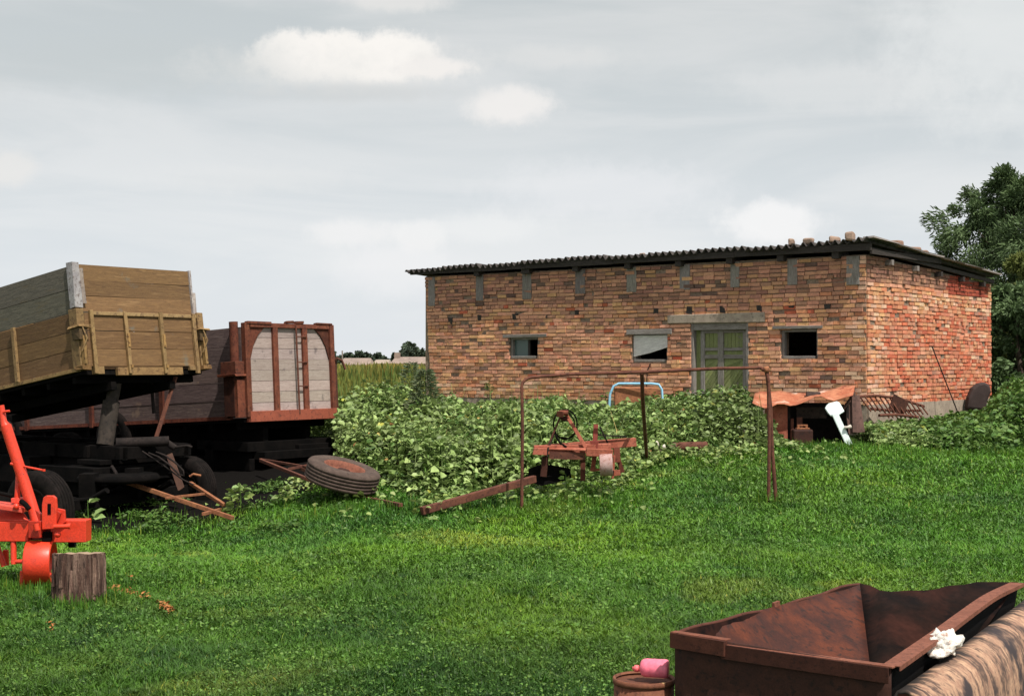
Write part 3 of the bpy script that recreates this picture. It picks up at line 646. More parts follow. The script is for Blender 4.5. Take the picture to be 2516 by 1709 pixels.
f = MB(); f.box(FB, -.085, .03, .05, WB-.02, -.08, .10, jit=.003); obj('bottom_rail', f, M['rustbright'], ep, bevel=.006, label='brighter orange red bottom rail')
f = MB(); f.tube([OB+LB*(-.08)+WD*1.18+UB*.02, OB+LB*(-.08)+WD*1.17+UB*(HB-.03)], .018, 6)
for z in (HB-.22, HB-.66, .50): f.tube([OB+LB*(-.08)+WD*1.17+UB*z, OB+LB*(-.08)+WD*1.42+UB*z], .012, 6)
obj('rung_rod', f, M['rust'], ep)
f = MB(); f.tube([OB+LB*(-.1)+WD*WB+UB*.98, OB+LB*(-.1)+WD*(WB+.14)+UB*.94, OB+LB*(-.12)+WD*(WB+.2)+UB*.78], .022, 6); f.box(FB, -.06, .04, WB, WB+.05, .1, 1.0, (.6, .6, .6)); obj('latch', f, M['rust'], trB)
# corner post and bracket on the left edge of the panel
c = MB(); c.tube([OB+LB*(.12)+WD*(-.08)+UB*.93, OB+LB*.12+WD*(-.08)+UB*(HB+.02)], .075, 12, col=(.7, .65, .65)); cp = obj('corner_post', c, M['rustframe'], trB)
c = MB(); c.box(FB, -.02, .34, -.20, .0, .72, .93, (.7, .7, .7), jit=.006); c.box(FB, -.06, .38, -.24, .04, .68, .72, (1.1, 1.0, .9), jit=.01); c.box(FB, .05, .30, -.18, 0, .02, .70, (.28, .26, .26)); c.box(FB, -.02, .05, -.17, .0, .0, .62, (.9, .85, .8), jit=.006); c.box(FB, .3, .36, -.12, .0, .0, .62, (.5, .5, .5), jit=.006)
obj('bracket', c, M['rustframe'], cp, bevel=.006)
for y0, y1 in ((0, .04), (WB-.04, WB)):
    s = MB(); pl_boards(s, FB, .04, LNB, y0, y1, .0, HB-.06, 5, jit=.004); sb = obj('side_board', s, M['purpleplank'], trB)
    if y0 == 0:
        s = MB()
        for x in (2.0, 3.95, 5.9, 7.6): s.box(FB, x, x+.09, -.05, -.001, -.05, HB, (.6, .55, .55), jit=.004)
        s.box(FB, .3, LNB, -.03, -.001, -.03, .03, (.9, .8, .8)); obj('stake', s, M['rustframe'], sb)
s = MB(); pl_boards(s, FB, LNB-.04, LNB, .05, WB-.05, 0, HB-.06, 5); obj('end_board', s, M['purpleplank'], trB)
c = MB(); OD = OB-ZV*.28; FD = (OD, LH, WD, ZV)
for y in (.5, 1.5): c.box(FD, .1, 8.0, y, y+.12, -.14, .10)
c.box(FD, .05, 1.3, .1, 2.1, -.30, -.14); c.box(FD, .25, 1.2, .35, 1.9, -.62, -.30); c.box(FD, .15, 1.0, .2, .5, -.72, -.3); c.box(FD, .15, 1.0, 1.6, 1.9, -.72, -.3); c.box(FD, .9, 1.1, .1, 2.0, -.75, -.2)
for y in (.25, 1.85): c.box(FD, .1, 1.5, y-.06, y+.06, -.62, -.42)
c.box(FD, -.15, .12, .3, 2.0, -.44, -.30); c.box(FD, .3, 8.0, .62, 1.5, -.3, -.14); c.box(FD, 1.6, 8.0, .2, .8, -.5, .05); c.box(FD, 2.2, 5.2, .9, 1.4, -.62, -.2)  # long boxes added to keep the space under the bed black
c.box(FD, -.05, .05, 1.2, 2.25, -.36, -.22)
obj('chassis', c, M['black'], trB, bevel=.008)
gz = float(H(OB.x, OB.y+1))
for x in (3.4, 6.6):
    a0 = OD+LH*x; a0.z = gz+.42
    c = MB(); c.bar(a0, a0+WD*2.1, .14, .14); obj('axle', c, M['black'], trB)
    for y in (.1, 2.0): wheel(a0+WD*y, WD, .49, .27, trB)
c = MB(); c.bar(P(640, 1130, 22.6), P(755, 1176, 21.2), .05, .05); c.bar(P(640, 1128, 23.2), P(760, 1148, 21.8), .04, .04); c.bar(P(708, 1152, 21.9), P(760, 1142, 22), .04, .04); c.bar(P(860, 1215, 20.6), G(985, 1257)+ZV*.09, .06, .05); c.bar(P(740, 1170, 21.3), P(862, 1216, 20.6), .05, .05); c.bar(P(740, 1150, 22), P(950, 1236, 20.2), .05, .05)
obj('drawbar', c, M['rust'], trB, bevel=.004)

# spare wheel lying tilted on the drawbar
tc_ = P(842, 1166, 20.3); n = Vector((.25, -.12, .95)).normalized()
sw = thing('spare_wheel', tc_-ZV*.3, 'old truck wheel with orange rusty rim lying tilted beside the leafy weeds', 'wheel')
wheel(tc_, n, .53, .29, sw, tm='rubberdust', rm='hopper', top='rim')
# plank / channel beams on the grass
c = MB(); p0 = G(1036, 1272)+ZV*.09; p1 = P(1314, 1176, 20.0); c.bar(p0, p1, .08, .105, jit=.004); o = obj('steel_beam', c, M['rust'], bevel=.008); tagp(o, 'long rusty steel beam lying slanted in the grass by the left leg of the pipe frame', 'beam')

# ------------------------------------------------------------------ pipe frame (carpet beating hoop)
bl = G(1282, 1252); br = G(1888, 1235); zt = P(1282, 912, bl.y).z
fr = thing('pipe_frame', (bl+br)/2, 'tall rusty pipe hoop standing on the lawn in front of the barn', 'frame')
h1 = P(1282, 948, bl.y); cpts = [bl-ZV*.1, bl.lerp(h1, .33)+Vector((.004, 0, 0)), bl.lerp(h1, .66)+Vector((.01, 0, 0)), h1]
e1 = P(1312, 926, bl.y+.05)
for t in (.25, .5, .75, 1.0):
    g = t*math.pi/2; cpts.append(Vector((h1.x+(e1.x-h1.x)*(1-math.cos(g)), bl.y+.05*t, h1.z+(e1.z-h1.z)*math.sin(g))))
ymid = (bl.y+br.y)/2
cpts += [P(1400, 919, bl.y+.3), P(1577, 914, ymid), P(1760, 905, br.y-.2), P(1870, 903, br.y)]
c = MB(); c.tube(cpts, .023, 10); obj('top_bar', c, M['rust'], fr)
c = MB(); c.tube([P(1868, 903, br.y), P(1882, 912, br.y), P(1888, 935, br.y), P(1890, 1080, br.y), br-ZV*.1], .025, 10); obj('leg', c, M['rust'], fr)
g2 = G(1907, 1231); c = MB(); c.tube([P(1884, 912, br.y), P(1893, 1000, g2.y), P(1897, 1100, g2.y), g2-ZV*.05], .027, 10); obj('leg', c, M['rust'], fr)
g3 = G(1590, 1125); c = MB(); c.tube([P(1577, 915, ymid), P(1579, 980, ymid+.4), g3-ZV*.1], .028, 10); obj('leg', c, M['darkmetal' if 0 else 'rust'], fr)
c = MB(); q = P(1883, 908, br.y); c.lathe(q, (1, 0, .3), [(0, -.04), (.045, -.03), (.05, 0), (.04, .04), (0, .05)], 10); obj('weld_joint', c, M['rustorange'], fr)

# ------------------------------------------------------------------ small rusty plough in the weeds
YP = 20.0
pb = G(1430, 1215)
pl2 = thing('rusty_plough', Vector((P(1430, 1100, YP).x, YP, float(H(1.0, YP)))), 'faded rust red hitch plough standing among the leafy weeds inside the pipe frame', 'plough')
q = lambda x, y, d=0: P(x, y, YP+d)
c = MB(); c.bar(q(1312, 1105, 0), q(1500, 1100, .1), .13, .13, jit=.006); c.bar(q(1340, 1102, .3), q(1562, 1086, .5), .11, .125, jit=.005); c.bar(q(1440, 1110, -.12), q(1505, 1113, -.12), .1, .11, jit=.004); c.bar(q(1310, 1106, -.05), q(1342, 1108, -.05), .2, .10, jit=.01)
c.bar(q(1340, 1100, 0), q(1440, 1104, -.1), .09, .02, up=(0, -.3, 1)); fm = obj('frame', c, M['rustred'], pl2, bevel=.008)
c = MB(); c.bar(q(1350, 1118, -.08), q(1438, 1120, -.08), .02, .10); obj('plate', c, M['rust'], fm)
c = MB(); c.bar(q(1391, 1018, .1), q(1440, 1100, -.05), .05, .035, up=(0, -1, 0)); c.bar(q(1380, 1016, .1), q(1345, 1098, 0), .026, .025, up=(0, -1, 0), col=(.22, .25, .25)); ms = obj('hitch_mast', c, M['rustred'], pl2, bevel=.006)
c = MB(); c.tube([q(1374, 1014, .05), q(1396, 1014, .05)], .038, 12); c.tube([q(1376, 1010, .0), q(1376, 1024, 0)], .05, 8); c.bar(q(1378, 1026, .1), q(1398, 1030, .1), .07, .06, col=(.3, .3, .3)); obj('hitch_head', c, M['rustframe'], ms, bevel=.006)
c = MB()
pts = []
for i in range(26):
    g = -1.9+i/25*5.6; pts.append(q(1389+29*math.sin(g)*(1 if i < 20 else .95), 1042-36*math.cos(g)*1.0, .12))
c.tube(pts, .013, 6); c.tube([q(1362, 1055, .1), q(1368, 1075, .05), q(1378, 1090, 0), q(1392, 1098, -.03)], .016, 6); c.tube([q(1392, 1007, .1), q(1410, 1030, .1), q(1413, 1062, .1), q(1398, 1076, .1), q(1375, 1074, .1), q(1364, 1064, .1)], .012, 6)
obj('hose', c, M['black'], pl2)
c = MB(); c.bar(q(1464, 1042, .1), q(1461, 1100, .05), .065, .035, up=(0, -1, 0)); c.poly([q(1450, 1082, .02), q(1471, 1082, .02), q(1468, 1104, .02), q(1455, 1104, .02)], .04, n=(0, -1, 0)); obj('lever', c, mat('dark_red', [(.24, .045, .03), (.18, .04, .03)], 5, rough=.7), pl2, bevel=.005)
c = MB(); c.tube([q(1474, 1048, .15), q(1503, 1108, .15)], .012, 6); c.bar(q(1468, 1068, .3), q(1540, 1072, .4), .01, .02); c.bar(q(1345, 1105, -.08), q(1341, 1118, -.1), .03, .03); c.tube([q(1361, 1065, .1), q(1343, 1112, -.08), q(1345, 1122, -.1)], .016, 6); obj('rod', c, M['darkmetal'], pl2)
c = MB(); cc_ = q(1489, 1140, -.1); c.lathe(cc_, (1, -.05, .05), [(0, -.09), (.155, -.09), (.165, -.085), (.165, .085), (.155, .09), (.15, .09), (.15, -.02), (0, -.02)], 28); obj('depth_wheel', c, mat('faded_pink', [(.42, .26, .24), (.50, .34, .32), (.30, .13, .10)], 7), pl2, bevel=.003)
c = MB(); c.bar(q(1509, 1118, -.05), q(1505, 1175, -.05), .035, .03, up=(0, -1, 0)); c.bar(q(1505, 1162, -.05), q(1524, 1160, -.05), .03, .08); c.bar(q(1515, 1100, .2), q(1516, 1135, .2), .09, .09, col=(.5, .45, .45)); c.bar(q(1519, 1128, .2), q(1530, 1160, .2), .03, .06, col=(.35, .3, .3)); c.bar(q(1461, 1120, 0), q(1456, 1155, 0), .05, .06, col=(.7, .6, .6)); c.bar(q(1450, 1155, 0), q(1475, 1153, 0), .03, .03); c.bar(q(1432, 1120, .1), q(1432, 1180, .1), .05, .07, col=(.3, .3, .3)); c.bar(q(1340, 1120, 0), q(1335, 1170, 0), .09, .09, col=(.15, .15, .15))
obj('share_leg', c, M['rustred'], pl2, bevel=.004)
c = MB(); c.poly([q(1300, 1150, .2), q(1335, 1138, .1), q(1400, 1150, .1), q(1405, 1175, .1), q(1330, 1192, 0), q(1295, 1180, .2)], .03, n=(0, -.8, .3)); obj('shade_plate', c, M['black'], pl2)  # black plate standing in for the dark shadow below the plough

# ------------------------------------------------------------------ rusty scrap and litter at the weed edge
g = G(1695, 1118)
c = MB(); a = P(1655, 1097, g.y); b_ = P(1735, 1095, g.y+.15); c.tube([a, b_], [.075, .078], 14); c.bar(a-ZV*.09+Vector((.1, 0, 0)), b_-ZV*.10+Vector((-.12, 0, 0)), .1, .04, col=(.6, .6, .6)); o = obj('scrap_cylinder', c, M['rust']); tagp(o, 'short rusty pipe piece lying at the foot of the dark leafy mound', 'scrap metal')
c = MB(); c.lathe(P(1643, 1099, g.y-.05), (1, .2, .1), [(0, -.1), (.04, -.1), (.055, -.03), (.055, .04), (.075, .06), (.075, .12), (0, .12)], 12, wob=.15); o = obj('scrap_joint', c, mat('old_joint', [(.20, .11, .09), (.12, .06, .05)], 9)); tagp(o, 'small brown knobbly metal joint left of the rusty pipe piece', 'scrap metal')
for i, (px, py, s, lb) in enumerate(((1612, 1092, .09, 'upright scrap of pale paper at the left of the litter by the weeds'), (1618, 1108, .12, 'flat pale wood splinter lying in front of the litter by the weeds'), (1650, 1112, .05, 'small white stone lying below the rusty pipe piece'), (1631, 1097, .06, 'crumpled white scrap between the paper and the metal joint'))):
    c = MB(); p = P(px, py, g.y-.15-.05*i); 
    if i == 1: c.bar(p-Vector((.09, 0, .03)), p+Vector((.1, 0, .03)), .05, .03, jit=.008)
    else: c.lathe(p, (random.uniform(-.3, .3), .2, 1), [(0, -s*.6), (s*.5, -s*.3), (s*.6, 0), (s*.35, s*.5), (0, s*.8)], 8, wob=.3)
    o = obj('litter', c, M['debris'] if i != 1 else M['palewood']); tagp(o, lb, 'litter', 'pale litter by the weeds')

# ------------------------------------------------------------------ blue bed frame by the wall
YB = 27.4; q = lambda x, y, d=0: P(x, y, YB+d)
bf = thing('blue_frame', Vector((P(1565, 960, YB).x, YB, 0)), 'light blue tubular frame poking out of the weeds in front of the middle window', 'frame')
c = MB(); c.tube([q(1494, 1050), q(1499, 968), q(1508, 948), q(1520, 942), q(1600, 942), q(1618, 944), q(1626, 956), q(1632, 1050)], .024, 8); obj('tube', c, M['blue'], bf)
c = MB(); c.box((q(1563, 1010, .12), Vector((1, .1, 0)).normalized(), Vector((-.1, 1, 0)).normalized(), ZV), -.42, .42, -.02, .02, -.25, .46, jit=.02); obj('panel', c, M['rustorange'], bf)

# ------------------------------------------------------------------ old rusty stove shed at the corner
YS = 25.2; q = lambda x, y, d=0: P(x, y, YS+d)
g0 = G(1960, 1095)
sh = thing('scrap_shelter', Vector((P(1985, 1000, YS).x, YS, 0)), 'low rusty sheet metal box with buckled top against the barn corner', 'metal box')
rows = []
for j in range(7):
    r = []
    for i in range(17):
        t = i/16; x = 1848+(2095-1848)*t; front = j/6
        yt = 966+(988-966)*t*0-4*math.sin(t*9) + (-12*t*t if j < 3 else 0); yf = 990+10*math.sin(t*7)+6*math.sin(t*17)-14*max(0, t-.72)*4*(.9)
        r.append(P(x+(6-j)*1.2, yt*(1-front)+yf*front-6*max(0, t-.75)*4, YS+.75-1.0*front)+ZV*.012*math.sin(i*1.9+j))
    rows.append(r)
c = MB(); c.grid(rows); tp = obj('top_sheet', c, M['sheetrust'], sh, solid=.012)
c = MB(); c.box((q(1995, 968, .4), Vector((1, -.1, 0)).normalized(), Vector((.1, 1, 0)).normalized(), ZV), -.1, .14, -.1, .1, -.03, .04, (.35, .3, .3)); obj('patch_plate', c, M['greywood'], tp)
FSH = (Vector((P(1897, 1090, YS).x, YS, -.1)), Vector((1, -.03, 0)).normalized(), Vector((.03, 1, 0)).normalized(), ZV)
hh = P(1900, 992, YS).z+.1; wsh = (2085-1897)/FPX*YS
c = MB(); c.box(FSH, 0, .27, -.02, .03, 0, hh, jit=.004); c.box(FSH, 0, .03, .03, .9, 0, hh); obj('side_panel', c, M['rustred'], sh, bevel=.006)
c = MB(); c.box(FSH, wsh-.05, wsh, 0, .9, 0, hh-.02); c.box(FSH, .03, wsh-.05, .85, .88, 0, hh); c.box(FSH, .27, .33, .05, .09, 0, hh-.05); c.box(FSH, .45, .98, .1, .14, .48, hh-.06, (1.6, 1.4, 1.3)); c.box(FSH, .03, wsh-.05, .0, .85, 0, .05); obj('inner_panel', c, M['darkmetal'], sh)
c = MB(); c.box(FSH, .33, .38, -.01, .05, .1, .48, (1, .9, .9)); c.box(FSH, .44, .54, .02, .06, .15, .50); obj('post', c, M['rust'], sh)
c = MB(); c.poly([q(2098, 968, .1), q(2112, 972, .1), q(2125, 1060, -.1), q(2085, 1065, -.1), q(2078, 1000, 0)], .04, n=(-.2, -1, .2)); c.bar(q(2100, 965, .1), q(2068, 1010, -.1), .05, .03); c.bar(q(2098, 975, 0), q(2100, 1062, -.15), .07, .04); obj('leaning_board', c, mat('brown_board', [(.10, .055, .045), (.15, .08, .065), (.06, .035, .03)], 5), sh)
# jerry can
jc = thing('jerry_can', Vector((P(1970, 1090, YS-.25).x, YS-.25, float(H(5, 25)))), 'dark brown metal jerry can standing in front of the rusty sheet metal box', 'can')
FJ = (Vector((P(1946, 1096, YS-.3).x, YS-.3, P(1946, 1096, YS-.3).z)), Vector((1, .05, 0)).normalized(), Vector((-.05, 1, 0)).normalized(), ZV)
c = MB(); c.box(FJ, 0, .355, -.09, .09, 0, .30); jb = obj('body', c, M['hopper'], jc, bevel=.03)
c = MB(); c.box(FJ, .07, .30, -.06, .06, .30, .325); c.box(FJ, .09, .13, -.02, .02, .325, .37); c.box(FJ, .235, .275, -.02, .02, .325, .37); c.box(FJ, .09, .275, -.02, .02, .355, .38); obj('handle', c, M['rustorange'], jb, bevel=.005)
# white enamel sink plate with leg
ws = thing('white_plate', Vector((P(2090, 1090, YS-.6).x, YS-.6, float(H(6, 24.6)))), 'white enamel plate on a pale post leaning against the rusty metal box', 'plate on post')
q = lambda x, y, d=0: P(x, y, YS-.5+d)
c = MB(); c.poly([q(2030, 996, .12), q(2036, 990, .12), q(2056, 985, .12), q(2063, 988, .12), q(2075, 1010, .05), q(2060, 1020, .05), q(2042, 1022, .05), q(2034, 1014, .08), q(2027, 1002, .1)], .05, n=(-.1, -1, .25)); obj('plate', c, M['white'], ws, bevel=.012)
c = MB(); c.bar(q(2050, 1014, .05), G(2087, 1094), .115, .035, up=(0, -1, .3)); obj('post', c, M['white'], ws, bevel=.01)
c = MB(); p = q(2082, 1049, 0); c.lathe(p, (1, 0, .2), [(0, -.06), (.03, -.05), (.02, 0), (.035, .06), (0, .08)], 8, wob=.2); o = obj('litter', c, M['debris']); tagp(o, 'small pale rag caught beside the white post', 'rag')

# harrow grid leaning on the side wall
q = lambda x, y, d=0: P(x, y, 26.2+d)
hr = thing('harrow', q(2190, 1030), 'rusty harrow grid with slanted teeth leaning on the foot of the side wall', 'harrow')
c = MB(); c.tube([q(2108, 974, 0), q(2150, 971, .2), q(2210, 978, .6), q(2270, 998, 1)], .028, 6); c.tube([q(2140, 1004, 0), q(2190, 1008, .4), q(2262, 1008, .9)], .028, 6); c.tube([q(2160, 1020, -.1), q(2200, 1018, .2), q(2255, 1024, .8)], .03, 6); obj('frame', c, M['rust'], hr)
c = MB()
for i in range(13):
    t = i/12; x = 2112+150*t; d = t*.9; c.tube([q(x, 973+20*t*t, d), q(x+28-10*t, 1010+8*t, d-.1)], .016, 5)
for i in range(9):
    t = i/8; x = 2175+80*t; c.tube([q(x-6, 1006, .3+.6*t), q(x+10, 1026, .2+.6*t)], .015, 5)
c.bar(q(2190, 985, .4), q(2225, 1005, .5), .3, .02, up=(0, -1, .2), col=(.5, .5, .5)); obj('tooth', c, M['rust'], hr)
# leaning pole on side wall
u0, z0 = suv(2286, 850, .02); u1, z1 = suv(2352, 1010, .5)
c = MB(); c.tube([FS[0]+BK*u0+NS*.05+ZV*z0, FS[0]+BK*u1+NS*.5+ZV*z1], .013, 6); o = obj('leaning_pole', c, M['darkmetal']); tagp(o, 'thin rusty rod leaning against the red side wall', 'pole')
# dark round lid at back corner
q = lambda x, y: P(x, y, 30.3)
c = MB(); c.poly([q(2376, 1005), q(2380, 975), q(2390, 952), q(2405, 940), q(2422, 937), (q(2434, 946)), q(2438, 962), q(2428, 985), q(2425, 1010)], .2, n=(.1, -1, .1)); o = obj('dark_boulder', c, mat('dark_rubber_sheet', [(.045, .03, .028), (.06, .042, .04)], 4), bevel=.06); tagp(o, 'dark rounded slab leaning at the far end of the side wall', 'slab')

# ------------------------------------------------------------------ red plough, near left
YR = 14.6; q = lambda x, y, d=0: P(x, y, YR+d)
rp = thing('red_plough', Vector((P(40, 1300, YR).x, YR, float(H(-5, YR)))), 'bright red tractor plough with slanted mast and drum wheel beside the wood stump', 'plough')
S = YR/FPX
FR = (q(0, 1303), Vector((1, 0, 0)), Vector((0, 1, 0)), ZV)
c = MB(); c.box(FR, -1.2, 74*S, -.06, .16, -25*S, 24*S); c.box(FR, 128*S, 215*S, -.06, .14, -27*S, 27*S); c.box(FR, 74*S, 128*S, .02, .13, -24*S, 22*S, (.35, .3, .3)); fr_ = obj('frame_beam', c, M['red'], rp, bevel=.008)
c = MB(); c.tube([q(3, 995, 0), q(9, 1035, 0), q(14, 1046, 0)], [.03, .035, .05], 12); c.tube([q(14, 1044, 0), q(60, 1185, 0), q(93, 1285, -.05), q(96, 1305, -.08)], [.055, .058, .055, .05], 14); mm = obj('mast', c, M['red'], rp)
c = MB(); c.tube([q(8, 1011, -.03), q(24, 1009, -.03)], .012, 8); c.tube([q(26, 1138, -.03), q(40, 1142, -.03)], .014, 8); c.tube([q(58, 1145, -.02), q(108, 1155, -.05)], .011, 8); c.tube([q(108, 1152, -.05), q(108, 1157, -.05)], .016, 8); c.tube([q(46, 1165, .05), q(41, 1245, .02)], .028, 10); obj('peg', c, M['red'], mm)
c = MB(); pts = [q(x, y, -.16) for x, y in ((103, 1240), (106, 1222), (113, 1217), (130, 1217), (137, 1223), (139, 1245), (137, 1298), (103, 1300))]
c.poly(pts, .05, n=(0, -1, 0)); br_ = obj('bracket', c, M['red'], rp, bevel=.006)
c = MB(); c.box((q(121, 1250, -.163), Vector((1, 0, 0)), Vector((0, 1, 0)), ZV), -.017, .017, -.002, .01, -.055, .055); obj('slot', c, M['black'], br_)
c = MB(); c.poly([q(139, 1248, -.1), q(158, 1252, -.1), q(161, 1282, -.1), q(150, 1290, -.1), q(139, 1290, -.1)], .04, n=(0, -1, 0), col=(.9, .8, .8)); c.poly([q(138, 1252, -.13), q(150, 1260, -.13), q(139, 1285, -.13)], .03, n=(0, -1, 0), col=(.5, .45, .4)); obj('gusset', c, M['red'], rp, bevel=.005)
c = MB(); c.tube([q(133, 1293, -.2), q(173, 1292, -.2)], .024, 12); c.tube([q(168, 1292, -.2), q(174, 1292, -.2)], .03, 12); c.tube([q(88, 1286, -.2), q(92, 1302, -.2)], .03, 10); c.lathe(q(142, 1312, -.16), (0, -1, 0), [(0, 0), (.035, 0), (.03, .03), (0, .035)], 8); c.lathe(q(40, 1250, -.14), (0, 0, 1), [(0, 0), (.03, 0), (.03, .05), (0, .055)], 6); obj('pin', c, M['red'], rp)
c = MB(); c.poly([q(-40, 1226, .25), q(30, 1232, .25), q(62, 1262, .0), q(72, 1278, -.05), q(-40, 1276, -.05)], .03, n=(0, -.5, .85)); c.box((q(30, 1245, -.02), Vector((1, 0, -.15)).normalized(), Vector((0, 1, 0)), ZV), -.35, .14, -.1, .15, -.03, .02); c.box((q(55, 1222, .05), Vector((1, 0, 0)), Vector((0, 1, 0)), ZV), -.1, .05, -.05, .1, -.05, .0); tpp = obj('top_plate', c, M['pinkred'], rp, bevel=.006)
c = MB(); c.poly([q(72, 1240, -.06), q(100, 1262, -.1), q(100, 1300, -.1), q(75, 1320, -.06)], .06, n=(0, -1, 0), col=(.55, .5, .5)); c.box((q(88, 1290, -.1), Vector((1, 0, 0)), Vector((0, 1, 0)), ZV), -.06, .07, -.05, .1, -.12, .05, (.6, .55, .55)); obj('clamp', c, M['red'], rp, bevel=.006)
c = MB(); c.tube([q(-30, 1208, .0), q(0, 1211, -.02), q(32, 1218, -.06)], .02, 8); c.tube([q(52, 1230, -.1), q(62, 1238, -.13), q(72, 1250, -.14)], .026, 8); c.box((q(118, 1318, -.08), Vector((1, 0, 0)), Vector((0, 1, 0)), ZV), -.05, .04, -.03, .06, -.04, .05); c.tube([q(170, 1335, .3), q(185, 1335, .3)], .04, 8); obj('hose', c, M['black'], rp)
c = MB(); wc = q(99, 1382, -.05); k = 63*S/2
c.lathe(wc, (1, .12, 0), [(0, -k*.6), (.19, -k*.6), (.20, -k), (.222, -k), (.228, -k*.9), (.228, k*.9), (.222, k), (.20, k), (.19, k*.5), (0, k*.5)], 48); dw = obj('drum_wheel', c, M['red'], rp)
c = MB(); c.tube([q(28, 1379, -.05), q(72, 1378, -.05)], .022, 10); c.tube([q(58, 1380, -.05), q(68, 1380, -.05)], .045, 12); c.tube([q(33, 1325, -.02), q(34, 1385, -.05)], .03, 10); c.tube([q(56, 1402, -.1), q(54, 1425, -.1), q(58, 1448, -.12)], .028, 8); c.bar(q(14, 1350, .2), q(16, 1388, .2), .04, .05); c.tube([q(-10, 1330, .1), q(10, 1390, .1)], .03, 8); obj('axle_arm', c, M['red'], rp)

# wood stump
gs = G(196, 1482); st = thing('wood_stump', gs, 'weathered upright log stump standing in the grass beside the red plough', 'stump')
c = MB(); rr = 126/FPX*gs.y/2*.96; hh = (1482-1352)/FPX*gs.y; seg = 40; rows = []
prof = [1+random.uniform(-.07, .07) for _ in range(seg)]
for j in range(9):
    t = j/8; r = []
    for k in range(seg+1):
        g_ = 2*math.pi*k/seg; r.append(gs+Vector((math.cos(g_), math.sin(g_), 0))*rr*(prof[k % seg]*(1.05-.05*t)+.012*math.sin(j*2+k))+ZV*(hh*t-.08*(1-t)+(random.uniform(-.006, .006)-.05*(1+math.sin(g_))*.5 if j == 8 else 0)))
    rows.append(r)
top = rows[-1][:-1]
c.grid(rows); sto = obj('trunk', c, M['stump'], st)
c = MB(); c.add([gs+ZV*(hh-.035)]+top, [(0, i+1, (i+1) % seg+1) for i in range(seg)]); obj('cut_face', c, M['stumptop'], st)
# bark strip flakes
c = MB()
for k in range(16):
    g_ = random.uniform(-math.pi*.95, -math.pi*.05); d = Vector((math.cos(g_), math.sin(g_), 0)); z0 = random.uniform(.0, .2); z1 = random.uniform(.3, hh)
    c.bar(gs+d*(rr*1.04)+ZV*z0, gs+d*(rr*1.0)+ZV*z1, random.uniform(.02, .05), .03, up=d, col=tint(.5, 1.5), jit=.008)
obj('bark_strip', c, M['stump'], st)

# ------------------------------------------------------------------ big rusty hopper
zr = -.25
HA, HBk, HC, HD = PZ(1660, 1556, zr), PZ(2112, 1434, zr), PZ(2500, 1432, zr), PZ(2190, 1636, zr)
hp = thing('steel_hopper', Vector(((HA.x+HC.x)/2, (HA.y+HC.y)/2, float(H(2, 9)))), 'large open rusty steel hopper with sloping inner walls in the near right corner', 'hopper')
cen = (HA+HBk+HC+HD)/4
def below(p, f, dz): v = p.lerp(cen, f); return Vector((v.x, v.y, zr-dz))
gz = -1.25
def pan(c, a, b, d, e, th, n, col=(1, 1, 1)):   # subdivided sheet with dents
    rows = []
    for j in range(9):
        r = []
        for i in range(17):
            t = i/16; s = j/8; p = a.lerp(b, t).lerp(e.lerp(d, t), s); w = math.sin(t*math.pi)*math.sin(max(s, .12)*math.pi*.9)
            p = p+Vector(n)*(.018*w*mnoise.noise(Vector((t*4, s*3, a.x))))
            r.append(p)
        rows.append(r)
    c.grid(rows, col)
A2 = Vector((HA.x+.0, HA.y+.0, gz)); D2 = Vector((HD.x, HD.y, gz))
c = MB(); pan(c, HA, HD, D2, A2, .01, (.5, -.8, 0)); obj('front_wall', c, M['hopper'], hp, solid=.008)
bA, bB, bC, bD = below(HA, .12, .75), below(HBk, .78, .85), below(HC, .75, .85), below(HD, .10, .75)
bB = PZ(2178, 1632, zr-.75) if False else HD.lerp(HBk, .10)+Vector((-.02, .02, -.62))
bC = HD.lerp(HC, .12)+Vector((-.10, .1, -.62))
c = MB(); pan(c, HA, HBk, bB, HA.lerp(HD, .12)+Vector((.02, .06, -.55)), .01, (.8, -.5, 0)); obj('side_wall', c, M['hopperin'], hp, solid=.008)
# wavy bent back edge
c = MB(); rows = []
edge = [(2112, 1434), (2140, 1440), (2165, 1452), (2190, 1455), (2230, 1452), (2260, 1452), (2290, 1450), (2330, 1440), (2370, 1437), (2400, 1431), (2450, 1431), (2500, 1432)]
ep_ = [PZ(x, y, zr) for x, y in edge]
n_ = len(ep_)
for j in range(8):
    s = j/7; r = []
    for i, p in enumerate(ep_):
        t = i/(n_-1); r.append(p.lerp(bB.lerp(bC, t), s)+Vector((0, -.05*math.sin(t*9)*math.sin(s*math.pi), 0)))
    rows.append(r)
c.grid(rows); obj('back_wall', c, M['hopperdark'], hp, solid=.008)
# right wall: short vertical black skirt and inner slope
c = MB(); mids = [HD, HD.lerp(HC, .33)+Vector((-.01, .01, .0)), HD.lerp(HC, .55)+Vector((-.03, .012, .0)), HD.lerp(HC, .78)+Vector((-.03, .02, .005)), HC]
def cat(pts, n):
    out_ = []
    for i in range(len(pts)-1):
        p0, p1, p2, p3 = pts[max(i-1, 0)], pts[i], pts[i+1], pts[min(i+2, len(pts)-1)]
        for k in range(n):
            t = k/n; out_.append(.5*((2*p1)+(p2-p0)*t+(2*p0-5*p1+4*p2-p3)*t*t+(3*p1-p0-3*p2+p3)*t**3))
    return out_+[pts[-1]]
rail = cat(mids, 8)
c = MB(); c.grid([[p+Vector((.0, 0, 0)) for p in rail], [p+Vector((-.02, .02, -.16)) for p in rail], [p.lerp(cen, .10)+Vector((0, 0, -.42)) for p in rail], [p.lerp(bC, .75)+Vector((0, 0, -.3)) for p in rail]]); obj('right_wall', c, mat('rail_shade_black', [(.004, .004, .0045), (.007, .006, .006)], 5, rough=.9, spec=.1), hp, solid=.008)  # right wall's black is the overhanging rail's shadow, painted in
